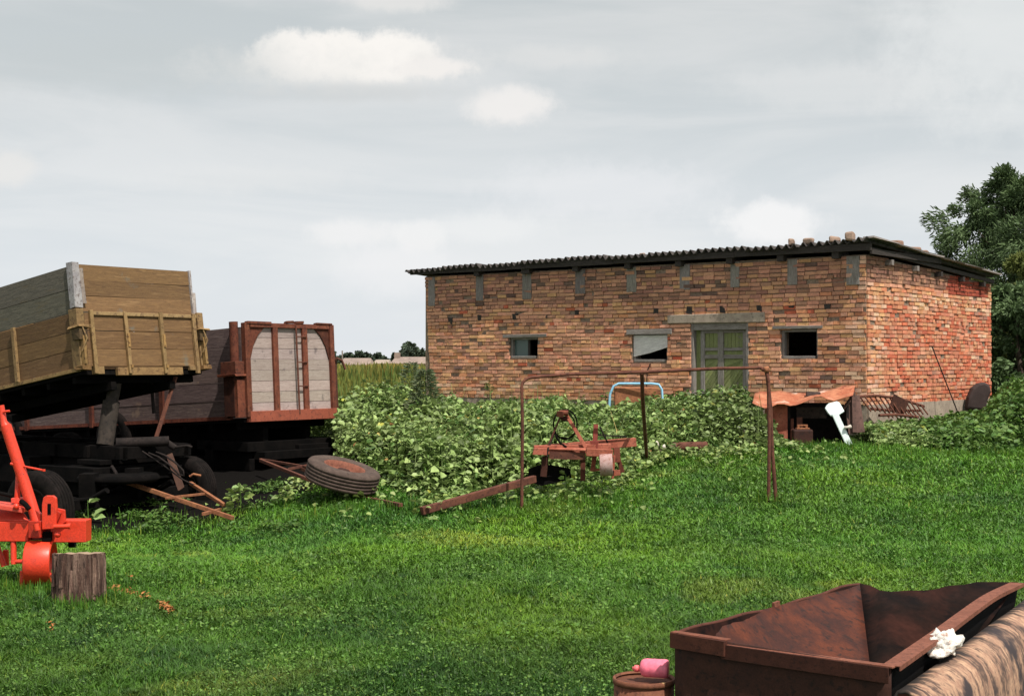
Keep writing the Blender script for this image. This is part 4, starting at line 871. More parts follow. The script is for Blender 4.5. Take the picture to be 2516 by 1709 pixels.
# rims
def rimstrip(pts, w, side, h, nm, col=(1, 1, 1), mt='rim'):
    c = MB(); n = len(pts)
    rows = [[], [], [], []]
    for i, p in enumerate(pts):
        t = (pts[min(i+1, n-1)]-pts[max(i-1, 0)]); t.z = 0; t.normalize(); s = Vector((t.y, -t.x, 0))*side
        rows[0].append(p+s*w*.5-ZV*h); rows[1].append(p+s*w*.5+ZV*.006); rows[2].append(p-s*w*.5+ZV*.006); rows[3].append(p-s*w*.5-ZV*.012)
    c.grid(rows, col, smooth=False); return obj(nm, c, M[mt], hp, solid=.006)
rimstrip(rail, .095, 1, .02, 'rim')
fa = HA.lerp(HD, .245); dd = (HD-HA).normalized(); outn = Vector((dd.y, -dd.x, 0)); outn = outn if outn.y < 0 else -outn
c = MB(); c.bar(fa+outn*.0+ZV*-.02, HD+ZV*.0-dd*(-.02), .055, .012, col=(1.1, 1.1, 1.1)); c.bar(fa+outn*.03-ZV*.055, HD+outn*.03-ZV*.045, .008, .085, col=(.26, .22, .22)); obj('rim', c, M['rim'], hp, bevel=.003)  # top tinted light, face dark: light and shade painted on the front rim
c = MB(); c.bar(HA-dd*.02+outn*.015-ZV*.035, fa+outn*.03+dd*.03-ZV*.035, .035, .09, col=(.38, .33, .32)); c.bar(HA-dd*.02-ZV*-.012, fa+dd*.03-ZV*-.012, .06, .006, col=(.9, .85, .8)); obj('rim', c, M['rim'], hp, bevel=.003)
c = MB(); ab = [HA.lerp(HBk, t)+Vector((0, 0, .006*math.sin(t*23)+.008*math.sin(t*9))) for t in [i/24 for i in range(25)]]
c.tube(ab, .012, 6, col=(.45, .4, .4)); c.bar(HA.lerp(HBk, .48)+ZV*.015, HA.lerp(HBk, .51)+ZV*.02, .02, .03); 
obj('rim', c, M['rim'], hp); c = MB(); c.grid([[p+Vector((.012, -.008, .0)) for p in ab], [p+Vector((.045, -.03, -.085+.018*mnoise.noise(p*9))) for p in ab]]); obj('lip', c, M['hopperdark'], hp)
# old can with pink bottle
zc_ = -.55; pc = PZ(1582, 1662, zc_); cn = thing('rusty_can', Vector((pc.x, pc.y, float(H(pc.x, pc.y)))), 'rusty open round can standing left of the steel hopper', 'can')
rc = 76/FPX*pc.y; zb = -1.3-zc_
c = MB(); c.lathe(pc, (0, 0, 1), [(rc*.92, zb), (rc*.97, zb+.02), (rc*.97, -.25), (rc*.985, -.24), (rc*.97, -.23), (rc*.97, -.03), (rc*.95, -.03)], 40); cb_ = obj('body', c, M['canrust'], cn, solid=.004)
c = MB(); c.lathe(pc, (0, 0, 1), [(rc*.9, -.012), (rc*.95, .0), (rc, -.002), (rc*1.01, -.02), (rc, -.035), (rc*.96, -.035)], 40, col=(1, 1, 1)); c.lathe(pc, (0, 0, 1), [(0, -.03), (rc*.5, -.028), (rc*.95, -.024)], 32, col=(.8, .8, .8)); obj('lid', c, M['canrust'], cn)
pk = PZ(1600, 1640, zc_+.055); bx = Vector((1, -.25, 0)).normalized()
bt = thing('pink_bottle', pk-ZV*.06, 'pink plastic bottle lying on top of the rusty can', 'bottle')
Sb = pk.y/FPX
c = MB(); rbt = 23*Sb; Lb = 70*Sb
c.lathe(pk+Vector((.02, 0, .0)), bx, [(0, Lb*.5), (rbt*.75, Lb*.5), (rbt*.95, Lb*.46), (rbt, Lb*.38), (rbt*.97, Lb*.1), (rbt*.99, .0), (rbt*.97, -Lb*.1), (rbt*.99, -Lb*.25), (rbt*.93, -Lb*.38), (rbt*.75, -Lb*.46), (rbt*.5, -Lb*.5), (0, -Lb*.51)], 32); obj('body', c, M['pink'], bt)
c = MB(); c.lathe(pk+Vector((.02, 0, -.008)), bx, [(rbt*.3, -Lb*.5), (rbt*.3, -Lb*.56), (rbt*.38, -Lb*.57), (rbt*.38, -Lb*.70), (rbt*.2, -Lb*.72), (rbt*.2, -Lb*.78), (0, -Lb*.78)], 16); obj('cap', c, M['pinkcap'], bt)
# peeling tank beside the hopper
def tank_mat():
    m = bpy.data.materials.new('tank_paint'); m.use_nodes = True; nt = m.node_tree; b = nt.nodes['Principled BSDF']
    tc = NN(nt, 'ShaderNodeTexCoord'); mp = NN(nt, 'ShaderNodeMapping'); mp.inputs['Scale'].default_value = (6.0, 1.0, 1); nt.links.new(tc.outputs['UV'], mp.inputs[0])
    sx = NN(nt, 'ShaderNodeSeparateXYZ'); nt.links.new(tc.outputs['UV'], sx.inputs[0])
    n = noi(nt, mp.outputs[0], 1.5, 8, .66, .8); n2 = noi(nt, tc.outputs['Object'], 16, 7, .68); n3 = noi(nt, tc.outputs['UV'], 1.7, 5, .55)
    v = mth(nt, 'ADD', mth(nt, 'MULTIPLY', n.outputs[0], .58), mth(nt, 'MULTIPLY', n2.outputs[0], .42))
    c = mixc(nt, ramp(nt, n2.outputs[0], .38, .66), (.54, .33, .21), (.28, .15, .10))
    c = mixc(nt, ramp(nt, v, .535, .43), c, (.10, .058, .044)); c = mixc(nt, ramp(nt, n3.outputs[0], .50, .58), c, (.035, .024, .026)); c = mixc(nt, ramp(nt, n2.outputs[0], .68, .74), c, (.20, .16, .16))
    lip = mth(nt, 'ADD', sx.outputs[1], mth(nt, 'MULTIPLY', mth(nt, 'SUBTRACT', n.outputs[0], .5), .35))
    c = mixc(nt, ramp(nt, lip, .27, .19), c, (.022, .015, .013))
    nt.links.new(c, b.inputs['Base Color']); b.inputs['Roughness'].default_value = .85
    bp = NN(nt, 'ShaderNodeBump'); bp.inputs['Strength'].default_value = .5; bp.inputs['Distance'].default_value = .008; nt.links.new(v, bp.inputs['Height']); nt.links.new(bp.outputs[0], b.inputs['Normal'])
    return m
td = (HC-HD).normalized(); tn = Vector((td.y, -td.x, 0)); tn = tn if tn.x > 0 else -tn
tk = thing('old_tank', Vector(((HD.x+HC.x)/2+.3, (HD.y+HC.y)/2-.2, -1.3)), 'dark round shouldered vat with peeling tan paint alongside the hopper', 'tank')
c = MB(); prof_ = [(.015, -.30), (.02, -.16), (.045, -.125), (.09, -.12), (.14, -.135), (.19, -.17), (.225, -.23), (.25, -.32), (.275, -.50), (.295, -.75), (.305, -1.05)]
sL = (HC-HD).length+.1; rows = []
for (o_, z_) in prof_:
    r = []
    for i in range(61):
        sx_ = .02+sL*i/60; dn = mnoise.noise(Vector((sx_*1.6, z_*3, 4)))*.016; end = .05*math.exp(-sx_/.05)
        lift = -.02+.0*sx_
        r.append(HD+td*sx_+tn*(o_*(1-.25*math.exp(-sx_/.06))+dn)+ZV*(z_+lift+dn*.5))
    rows.append(r)
c.grid(rows); 
# uv: along the wall / down the profile
uvs = []
for f_ in c.f:
    for v_ in f_:
        i, k = divmod(v_, 61); uvs.append((sL*k/60, sum(math.dist(prof_[j], prof_[j+1]) for j in range(i))))
c.uv = uvs
obj('shell', c, tank_mat(), tk, solid=.02)
c = MB()
for s_, k_ in ((.02, .75), (sL, 1)): c.poly([HD+td*s_+tn*o_*k_+ZV*(z_-.02) for o_, z_ in prof_[1:]]+[HD+td*s_+tn*.015+ZV*-1.05], .02, n=-td)
c.poly([HD+tn*.016+ZV*-.2, HD+td*sL+tn*.016+ZV*-.2, HD+td*sL+tn*.016+ZV*-1.05, HD+tn*.016+ZV*-1.05], .01, n=-tn); obj('end_plate', c, M['hopperdark'], tk)
c = MB(); pm = HD+td*1.35+tn*.31-ZV*.62; c.lathe(pm, (tn.x, tn.y, .45), [(.075, -.05), (.085, -.03), (.10, .0), (.10, .02), (.082, .025), (.072, .0), (.07, -.04)], 28); obj('filler_ring', c, M['rustred'], tk)
# rag on the tank
rgc = PZ(2318, 1583, -.29); rag = MB(); rows = []
for j in range(31):
    r = []
    for i in range(49):
        a_ = 2*math.pi*i/48; ph = math.pi*j/30
        u_ = Vector((math.sin(ph)*math.cos(a_), math.sin(ph)*math.sin(a_), math.cos(ph)))
        k_ = 1+.55*mnoise.noise(u_*1.7+Vector((5, 1, 2)))+.26*(abs(mnoise.noise(u_*2.9+Vector((1, 7, 3))))-.2)-.08*abs(mnoise.noise(u_*7))
        r.append(rgc+td*(u_.x*.165*k_)+tn*(u_.y*.095*k_)+ZV*(max(u_.z, -.5)*.075*k_*(1+.3*mnoise.noise(u_*5))))
    rows.append(r)
rag.grid(rows); o = obj('white_rag', rag, M['rag']); tagp(o, 'crumpled dirty white rag lying on the tank beside the hopper rim', 'rag')

# ------------------------------------------------------------------ vegetation
def npmesh(name, V, Fq, cols, mat, parent=None, base=None, smooth=False):
    base = np.array(wloc(parent)) if parent is not None else (np.zeros(3) if base is None else np.array(base))
    me = bpy.data.meshes.new(name); n = len(V); k = Fq.shape[1]; m = len(Fq)
    me.vertices.add(n); me.vertices.foreach_set('co', (V-base).astype(np.float32).ravel())
    me.loops.add(m*k); me.loops.foreach_set('vertex_index', Fq.astype(np.int32).ravel())
    me.polygons.add(m); me.polygons.foreach_set('loop_start', np.arange(0, m*k, k, dtype=np.int32)); me.polygons.foreach_set('loop_total', np.full(m, k, np.int32))
    me.update(calc_edges=True); setcol(me, np.concatenate([cols, np.ones((n, 1))], 1)); me.materials.append(mat)
    o = bpy.data.objects.new(name, me); COL.objects.link(o)
    if parent is not None: o.parent = parent
    else: o.location = base
    return o
def unit(a): return a/np.maximum(np.linalg.norm(a, axis=1, keepdims=True), 1e-9)
def leaves(name, P0, L, Wd, mat, parent=None, base=None, up=.9, droop=0.0, cols=None, fold=.18, dirs=None):
    n = len(P0); g = RNG.uniform(0, 2*np.pi, n)
    D = np.stack([np.cos(g), np.sin(g), RNG.normal(-droop, .35, n)], 1) if dirs is None else dirs
    D = unit(D); Nn = unit(np.stack([RNG.normal(0, 1-up*.6, n), RNG.normal(0, 1-up*.6, n), np.full(n, up)], 1)); Nn = unit(Nn-D*(Nn*D).sum(1, keepdims=True))
    S = np.cross(Nn, D); L = L[:, None]; Wd = Wd[:, None]
    v = [P0, P0+D*L*.28+S*Wd*.5+Nn*Wd*fold, P0+D*L*.72+S*Wd*.34+Nn*Wd*fold, P0+D*L-Nn*L*.08, P0+D*L*.72-S*Wd*.34+Nn*Wd*fold, P0+D*L*.28-S*Wd*.5+Nn*Wd*fold]
    V = np.stack(v, 1).reshape(-1, 3); b = np.arange(n)*6
    F = np.stack([np.stack([b, b+3, b+2, b+1], 1), np.stack([b, b+5, b+4, b+3], 1)], 1).reshape(-1, 4)
    if cols is None:
        t = RNG.uniform(.7, 1.3, (n, 1)); cols = np.concatenate([t*RNG.uniform(.9, 1.15, (n, 1)), t, t*RNG.uniform(.8, 1.1, (n, 1))], 1)
    return npmesh(name, V, F, np.repeat(cols, 6, 0), mat, parent, base)
def vnoise(x, y, s, seed=0):
    r = np.random.default_rng(seed); T = r.random((64, 64)); x = x*s+17; y = y*s+31
    xi = np.floor(x).astype(int); yi = np.floor(y).astype(int); fx = x-xi; fy = y-yi; fx = fx*fx*(3-2*fx); fy = fy*fy*(3-2*fy)
    g = lambda a, b: T[a % 64, b % 64]
    return (g(xi, yi)*(1-fx)+g(xi+1, yi)*fx)*(1-fy)+(g(xi, yi+1)*(1-fx)+g(xi+1, yi+1)*fx)*fy
# front edge of the leafy weeds (photo pixels on the ground -> world)
edge_px = [(560, 1200), (640, 1200), (740, 1192), (860, 1188), (930, 1200), (1010, 1236), (1080, 1238), (1190, 1218), (1300, 1210), (1400, 1205), (1500, 1196), (1560, 1168), (1620, 1135), (1700, 1120), (1800, 1115), (1900, 1108), (1960, 1102), (2060, 1101), (2130, 1104), (2200, 1106), (2300, 1108), (2400, 1116), (2460, 1110), (2516, 1104), (2620, 1100)]
ew = [G(*p) for p in edge_px]; EX = np.array([w.x for w in ew]); EY = np.array([w.y for w in ew])
_o = np.argsort(EX); EX = EX[_o]; EY = EY[_o]
def walld(x, y):  # distance outside the building (positive = outside)
    f = (x-LC.x)*NF.x+(y-LC.y)*NF.y; s = (x-RC.x)*NS.x+(y-RC.y)*NS.y
    return np.maximum(f, s)
def topheight(x, y):
    e = y-np.interp(x, EX, EY)-.35*(vnoise(x, y*0, 1.6, 5)-.5)*2
    r = sst(e, -.05, 1.3)
    h = r*(.26+.46*(vnoise(x, y, .9, 2)-.3)+.30*vnoise(x, y, 2.6, 3)*vnoise(x, y, 1.3, 9)*1.6)+.14*r*(vnoise(x, y, 7, 6)-.4)
    h += .17*np.exp(-(((x-3.6)/1.25)**2+((y-26.0)/1.5)**2))+.10*np.exp(-(((x-2.4)/.9)**2+((y-26.4)/.9)**2))+.34*np.exp(-(((x+2.75)/1.3)**2+((y-26)/2.2)**2))+.15*np.exp(-(((x+.4)/1.8)**2+((y-25)/2.0)**2))
    h -= .35*np.exp(-(((x-1.1)/1.1)**2+((y-20.6)/.9)**2))*1.2
    h -= .30*sst(y, 26.5, 29.5)*(x < 5)
    h *= 1-sst(x, 4.35, 4.85)*(1-sst(x, 6.25, 6.5))
    hr_ = np.interp(x-.30*(y-24.3), [6.2, 7.2, 7.8, 8.25, 8.55, 9.0, 11, 16], [.20, .22, .26, .34, .64, .92, 1.15, 1.3])*(.85+.35*vnoise(x, y, 1.7, 12))*r
    h = np.where(x > 6.3, hr_, h)
    return np.clip(h, 0, 2)
def weeds(N, x0, x1, y0, y1, keep):
    x = RNG.uniform(x0, x1, N); y = RNG.uniform(y0, y1, N); h = topheight(x, y)
    k = (h > .05) & keep(x, y) & (walld(x, y) > .06); x, y, h = x[k], y[k], h[k]
    # most leaves in the upper canopy, some through the column
    f = np.where(RNG.random(len(x)) < .72, 1-RNG.random(len(x))**1.5*.35, RNG.random(len(x)))
    z = H(x, y)+h*f+RNG.normal(0, .03, len(x))
    return np.stack([x, y, z], 1), h, f
P0, h, f = weeds(250000, -9, 7.3, 18.5, 34, lambda x, y: x > np.where(y < 25.3, -2.75-.10*(y-22), -3.15-1.2*(y-25.3)))
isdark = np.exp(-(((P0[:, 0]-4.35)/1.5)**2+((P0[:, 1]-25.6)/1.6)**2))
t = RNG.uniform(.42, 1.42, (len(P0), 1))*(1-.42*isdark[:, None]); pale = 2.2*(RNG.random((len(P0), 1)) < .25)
cols = np.concatenate([t*(1+.10*pale), t*(1+.08*pale), t*(1+.1*pale)], 1)
yl = (RNG.random(len(P0)) < .012); cols[yl] *= np.array([1.9, 1.4, .8])
L = .74*(.045+.14*RNG.random(len(P0))**1.3)*(.75+.25*f)*(.75+.5*vnoise(P0[:, 0], P0[:, 1], 1.1, 71))
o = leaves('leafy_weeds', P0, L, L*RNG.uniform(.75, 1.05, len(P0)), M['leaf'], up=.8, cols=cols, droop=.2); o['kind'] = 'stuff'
o['label'] = 'dense knee high patch of broad pale green leaves between the lawn and the barn'
P0, h, f = weeds(60000, 7.0, 15, 22.5, 33, lambda x, y: (y > 22) & (x < 15))
L = RNG.uniform(.05, .13, len(P0))
o = leaves('creeping_bushes', P0, L, L*.8, M['bushleaf'], up=.75, droop=.2); o['kind'] = 'stuff'; o['label'] = 'dark green leafy undergrowth along the foot of the side wall'

# nettles, dead leaves and stalks mixed into the weeds
Pn, hn, fn = weeds(30000, -2.9, 6.6, 18.5, 33, lambda x, y: vnoise(x, y, 1.4, 77) > .55)
Pn[:, 2] += RNG.uniform(0, .14, len(Pn)); L = RNG.uniform(.06, .12, len(Pn))
o = leaves('nettles', Pn, L, L*.38, M['bushleaf'], up=.5, droop=.5); o['kind'] = 'stuff'; o['label'] = 'narrow leaved nettles growing through the broad leaved weeds'
Pn, hn, fn = weeds(2600, -2.9, 6.6, 18.5, 33, lambda x, y: vnoise(x, y, 1.1, 79) > .62)
L = RNG.uniform(.05, .12, len(Pn)); Pn[:, 2] += .02
tt_ = RNG.uniform(.6, 1.3, (len(Pn), 1)); o = leaves('withered_leaves', Pn, L, L*.6, mat('withered_leaf', [(.36, .26, .08), (.30, .13, .05), (.22, .12, .05)], 2, rough=.8, bump=0), up=.6, droop=.4, cols=np.concatenate([tt_]*3, 1)); o['kind'] = 'stuff'; o['label'] = 'yellow and brown withered leaves among the weeds'
def blades(name, x, y, hmin, hmax, wd, mt, label, lean=.35):
    n = len(x); hgt = RNG.uniform(hmin, hmax, n); g = RNG.uniform(0, 2*np.pi, n); b = np.stack([x, y, H(x, y)-.01], 1)
    s_ = np.stack([np.cos(g), np.sin(g), 0*g], 1)*wd; d = np.stack([-np.sin(g), np.cos(g), 0*g], 1)*(RNG.uniform(0, lean, n)*hgt)[:, None]; zz = np.array([0, 0, 1])
    V = np.stack([b-s_, b+s_, b+d*.35+zz*(hgt*.6)[:, None]+s_*.8, b+d*.35+zz*(hgt*.6)[:, None]-s_*.8, b+d+zz*hgt[:, None]+s_*.2, b+d+zz*hgt[:, None]-s_*.2], 1).reshape(-1, 3)
    k = np.arange(n)*6; F = np.concatenate([np.stack([k, k+1, k+2, k+3], 1), np.stack([k+3, k+2, k+4, k+5], 1)])
    t = RNG.uniform(.65, 1.35, (n, 1)); dry = (RNG.random((n, 1)) < .08)
    o = npmesh(name, V, F, np.repeat(np.concatenate([t*(1+1.4*dry), t*(1+.3*dry), t*(1+.6*dry)], 1), 6, 0), M[mt]); o['kind'] = 'stuff'; o['label'] = label
# straggling weeds on the oily soil with painted trailer shade
x = RNG.uniform(-9, -2.2, 60000); y = RNG.uniform(18.6, 24, 60000); k = (vnoise(x, y, 2.4, 61) > .66) & ((((x+7)/5.0)**2+((y-24.2)/5.3)**2) > .35) & (y < np.interp(x, EX, EY)+.3); x, y = x[k], y[k]; x, y = x[:5200], y[:5200]
L = RNG.uniform(.03, .08, len(x)); P0 = np.stack([x, y, H(x, y)+RNG.uniform(.01, .16, len(x))*vnoise(x, y, 4, 62)], 1)
o = leaves('soil_weeds', P0, L, L*.6, M['bushleaf'], up=.8, droop=.2); o['kind'] = 'stuff'; o['label'] = 'small dark weeds on the soil painted dark as shade in front of the trailers'
# thin stalks and tall grass standing out of the leafy weeds
x = RNG.uniform(-2.6, 6.2, 1500); y = RNG.uniform(19, 31, 1500); hh_ = topheight(x, y); k = (hh_ > .25) & (walld(x, y) > .1) & (vnoise(x, y, .9, 64) > .5) & ~((x < -2.2) & (y < 25)); x, y = x[k], y[k]
blades('grass_stalks', x, y, .45, .98, .007, 'leaf', 'thin grass stalks rising out of the leafy weeds', lean=.3)
xs_, ys_ = [], []
def tuft(px_, py_, sx_, sy_, n):
    g = G(px_, py_); xs_.append(RNG.normal(g.x, sx_, n)); ys_.append(RNG.normal(g.y, sy_, n))
for a_ in ((196, 1475, .30, .12, 700), (190, 1500, .25, .10, 200), (60, 1450, .7, .25, 900), (1282, 1250, .06, .05, 60), (1890, 1235, .12, .05, 90), (1460, 1235, .5, .2, 500), (1180, 1250, .8, .15, 400), (240, 1322, .5, .2, 160), (430, 1290, .6, .25, 160), (620, 1262, .7, .2, 160), (820, 1262, .7, .15, 500), (1640, 1135, .6, .15, 350), (2080, 1105, .5, .15, 400), (2350, 1118, 1.0, .15, 600), (1990, 1102, .5, .1, 300)): tuft(*a_)
ta = RNG.uniform(0, 1, 1500); e_ = HA.lerp(HBk, 0)
xs_.append(HA.x+(HBk.x-HA.x)*ta+RNG.normal(-.10, .06, 1500)); ys_.append(HA.y+(HBk.y-HA.y)*ta+RNG.normal(.05, .06, 1500))
blades('grass_tufts', np.concatenate(xs_), np.concatenate(ys_), .05, .19, .005, 'grass', 'longer unmown grass tufts around the legs and edges of things')
# seedlings that stray into the lawn below the weeds
n = 2600; i_ = RNG.integers(0, len(edge_px)-8, n); tt = RNG.random(n)
ex = np.array([edge_px[i][0] for i in range(len(edge_px))]); 
sx = EX[i_]*(1-tt)+EX[i_+1]*tt; sy = np.interp(sx, EX, EY)-RNG.exponential(.38, n)
k = vnoise(sx, sy, 2.2, 8) > .45; sx, sy = sx[k], sy[k]
P0 = np.stack([sx, sy, H(sx, sy)+RNG.uniform(.04, .16, len(sx))], 1); L = RNG.uniform(.05, .11, len(sx))
o = leaves('seedlings', P0, L, L*.8, M['leaf'], up=.8); o['kind'] = 'stuff'; o['label'] = 'scattered broad leaved seedlings straying from the weeds into the lawn'

def plant(px, py, hgt, n, Lr, label, mt='leaf', cat='plant', name='broadleaf_plant', spread=.12, stem=True, Yd=None, z0=None, aspect=.7, group=None, up=.7):
    g = G(px, py) if Yd is None else Vector((P(px, py, Yd).x, Yd, float(H(P(px, py, Yd).x, Yd))))
    e = thing(name, g, label, cat, group)
    a = RNG.uniform(0, 2*np.pi, n); f = RNG.random(n)**.8; r = spread*(1.15-f)*RNG.uniform(.3, 1, n)
    P0 = np.stack([g.x+np.cos(a)*r, g.y+np.sin(a)*r, g.z+f*hgt], 1); L = RNG.uniform(*Lr, n)
    dirs = np.stack([np.cos(a), np.sin(a), RNG.normal(.15, .3, n)], 1)
    leaves('foliage', P0, L, L*aspect, M[mt], e, up=up, dirs=dirs)
    if stem:
        c = MB(); c.tube([g-ZV*.03, g+ZV*hgt*.5+Vector((.01, 0, 0)), g+ZV*hgt], [.012, .009, .004], 5, col=(.9, .9, .8)); obj('stem', c, M['bushleaf'], e)
    return e
plant(215, 1316, .48, 9, (.13, .20), 'two broad pale leaves catching light in front of the dark trailer wheel', spread=.16)
plant(590, 1262, .42, 46, (.08, .15), 'leafy green clump growing through the end of the near drawbar', spread=.24)
plant(700, 1245, .30, 26, (.07, .13), 'low leafy sprig in the dark gap left of the spare wheel', spread=.16)
plant(1390, 1222, .34, 20, (.08, .13), 'bright upright sprig growing just below the rusty plough', spread=.10)
plant(1345, 1205, .30, 40, (.07, .13), 'low leafy clump in front of the left end of the rusty plough', spread=.22, stem=False)
plant(1440, 1200, .26, 40, (.06, .12), 'low leafy clump below the middle of the rusty plough', spread=.22, stem=False)
plant(1555, 1175, .34, 60, (.07, .13), 'leafy clump right of the rusty plough wheel', spread=.28, stem=False)
plant(850, 1282, .16, 14, (.06, .10), 'small bright sprig on the lawn below the spare wheel', spread=.10, stem=False)
plant(1165, 1290, .10, 10, (.05, .09), 'tiny pale sprig on the lawn left of the hoop leg', spread=.09, stem=False)
plant(1045, 985, 1.30, 1700, (.06, .12), 'wispy grey green bush at the left end of the barn wall', 'wispy', 'bush', 'wispy_bush', spread=.55, Yd=25.0, aspect=.24, up=.3)
plant(1010, 960, 1.35, 700, (.06, .12), 'feathery grey green bush behind the wispy bush beside the barn corner', 'wispy', 'bush', 'wispy_bush', spread=.5, Yd=28.5, aspect=.25, up=.3)
for px, hh_, lb in ((1203, .98, 'tallest thin weed stalk standing before the left end of the barn wall'), (1385, .72, 'feathery weed stalk before the wall under the left window'), (1430, .66, 'short feathery weed between the left window and the blue frame'), (1487, .74, 'thin weed stalk just left of the blue frame'), (1270, .6, 'low tangled weed before the wall just right of the tallest stalk')):
    yd = 0
    uu, _ = fuv(px, 950, .35); pp = LC+U*uu+NF*.35
    plant(px, 950, hh_, 60, (.07, .13), lb, 'bushleaf', 'weed', 'tall_weed', spread=.13, Yd=pp.y, aspect=.3)

# ------------------------------------------------------------------ lawn
def lawn():
    N = 640000
    yv = 9.0/(1-RNG.random(N)*(1-9.0/28.0)); half = .40*yv+.6
    x = RNG.uniform(-1, 1, N)*half; y = yv
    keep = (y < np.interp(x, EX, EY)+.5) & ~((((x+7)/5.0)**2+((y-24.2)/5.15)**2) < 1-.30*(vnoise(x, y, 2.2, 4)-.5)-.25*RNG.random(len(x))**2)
    keep &= ~((np.abs(x-gs.x) < .2) & (np.abs(y-gs.y) < .2))
    x, y = x[keep], y[keep]; n = len(x)
    dens = vnoise(x, y, 1.2, 21)*.6+vnoise(x, y, 5, 22)*.4
    fine = vnoise(x, y, 14, 23)
    lod = (y/12)
    hgt = (.020+.035*fine+.035*dens)*RNG.uniform(.6, 1.3, n)*(1+.15*(lod-1)); w = RNG.uniform(.004, .009, n)*lod*1.25
    wide = RNG.random(n) < .22; w = np.where(wide, w*2.4, w); hgt = np.where(wide, hgt*.62, hgt)
    near_obj = np.exp(-(((x-gs.x)/.45)**2+((y-gs.y)/.35)**2)); hgt *= 1+1.6*near_obj
    g = RNG.uniform(0, 2*np.pi, n); ln = RNG.uniform(.4, 1.9, n)*hgt
    z = H(x, y)-.004; b = np.stack([x, y, z], 1); s = np.stack([np.cos(g), np.sin(g), np.zeros(n)], 1); d = np.stack([-np.sin(g), np.cos(g), np.zeros(n)], 1)*RNG.choice([-1, 1], n)[:, None]
    m1 = b+np.array([0, 0, 1])*(hgt*.6)[:, None]+d*(ln*.3)[:, None]
    tip = b+np.array([0, 0, 1])*hgt[:, None]+d*ln[:, None]
    V = np.stack([b-s*w[:, None]*.5, b+s*w[:, None]*.5, m1+s*w[:, None]*.4, tip, m1-s*w[:, None]*.4], 1).reshape(-1, 3)
    k = np.arange(n)*5
    Fq = np.stack([np.stack([k, k+1, k+2, k+4], 1), np.stack([k+4, k+2, k+3, k+3], 1)], 1)
    tri = np.stack([k+4, k+2, k+3], 1)
    t = RNG.uniform(.6, 1.35, (n, 1))*(.80+.45*(fine[:, None]-.2)); yel = sst(vnoise(x, y, .55, 31), .52, .85)[:, None]; dk = sst(vnoise(x, y, .8, 33), .5, .85)[:, None]
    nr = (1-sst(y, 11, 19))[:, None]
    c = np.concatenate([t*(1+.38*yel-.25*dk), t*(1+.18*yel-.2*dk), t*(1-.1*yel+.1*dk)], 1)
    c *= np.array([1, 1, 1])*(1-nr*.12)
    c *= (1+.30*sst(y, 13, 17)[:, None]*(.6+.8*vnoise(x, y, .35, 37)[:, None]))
    dry = RNG.random(n) < .02; c[dry] = np.array([3.2, 1.8, 2.2])*RNG.uniform(.7, 1.1)
    Fq = np.concatenate([np.stack([k, k+1, k+2, k+4], 1)], 0)
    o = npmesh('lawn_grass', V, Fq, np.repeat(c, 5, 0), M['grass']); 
    # tips: a second polygon set appended as triangles through bmesh-free merge
    me = o.data; m = len(Fq); 
    me2 = bpy.data.meshes.new('lawn_grass'); nl = m*4+n*3
    me2.vertices.add(len(V)); me2.vertices.foreach_set('co', V.astype(np.float32).ravel()); me2.loops.add(nl)
    me2.loops.foreach_set('vertex_index', np.concatenate([Fq.ravel(), tri.ravel()]).astype(np.int32)); me2.polygons.add(m+n)
    me2.polygons.foreach_set('loop_start', np.concatenate([np.arange(m)*4, m*4+np.arange(n)*3]).astype(np.int32)); me2.polygons.foreach_set('loop_total', np.concatenate([np.full(m, 4), np.full(n, 3)]).astype(np.int32))
    me2.update(calc_edges=True); setcol(me2, np.concatenate([np.repeat(c, 5, 0), np.ones((n*5, 1))], 1)); me2.materials.append(M['grass']); o.data = me2; bpy.data.meshes.remove(me)
    o['kind'] = 'stuff'; o['label'] = 'short green lawn grass covering the yard'
lawn()
# clover and small weeds in the lawn
n = 42000; y = 9.3/(1-RNG.random(n)*(1-9.3/25.0)); x = RNG.uniform(-1, 1, n)*(.4*y+.5); k = (y < np.interp(x, EX, EY)) & ~((((x+7)/5.0)**2+((y-24.2)/5.5)**2) < 1) & (vnoise(x, y, 1.5, 41) > .35); x, y = x[k], y[k]
L = RNG.uniform(.015, .038, len(x))*(y/13); P0 = np.stack([x, y, H(x, y)+RNG.uniform(.02, .07, len(x))], 1)
o = leaves('clover', P0, L, L*.85, mat('clover_leaf', [(.085, .18, .03), (.14, .26, .05), (.06, .12, .025)], .7, rough=.5, bump=0, transl=.2), up=.9); o['kind'] = 'stuff'; o['label'] = 'small clover leaves mixed through the lawn'
# wood chips trail right of the stump
pts = []
for (ax_, ay_, bx_, by_, m) in ((268, 1452, 300, 1468, 60), (300, 1462, 365, 1482, 110), (392, 1492, 420, 1512, 90), (318, 1425, 326, 1440, 12), (122, 1545, 130, 1565, 14)):
    for i in range(m):
        t_ = random.random(); pts.append(G(ax_+(bx_-ax_)*t_+random.gauss(0, 4), ay_+(by_-ay_)*t_+random.gauss(0, 3)))
P0 = np.array([tuple(p) for p in pts]); P0[:, 2] += RNG.uniform(.03, .07, len(P0)); L = RNG.uniform(.02, .055, len(P0))
o = leaves('wood_chips', P0, L, L*.5, M['chips'], up=.9); o['kind'] = 'stuff'; o['label'] = 'orange wood chips scattered in the grass right of the stump'

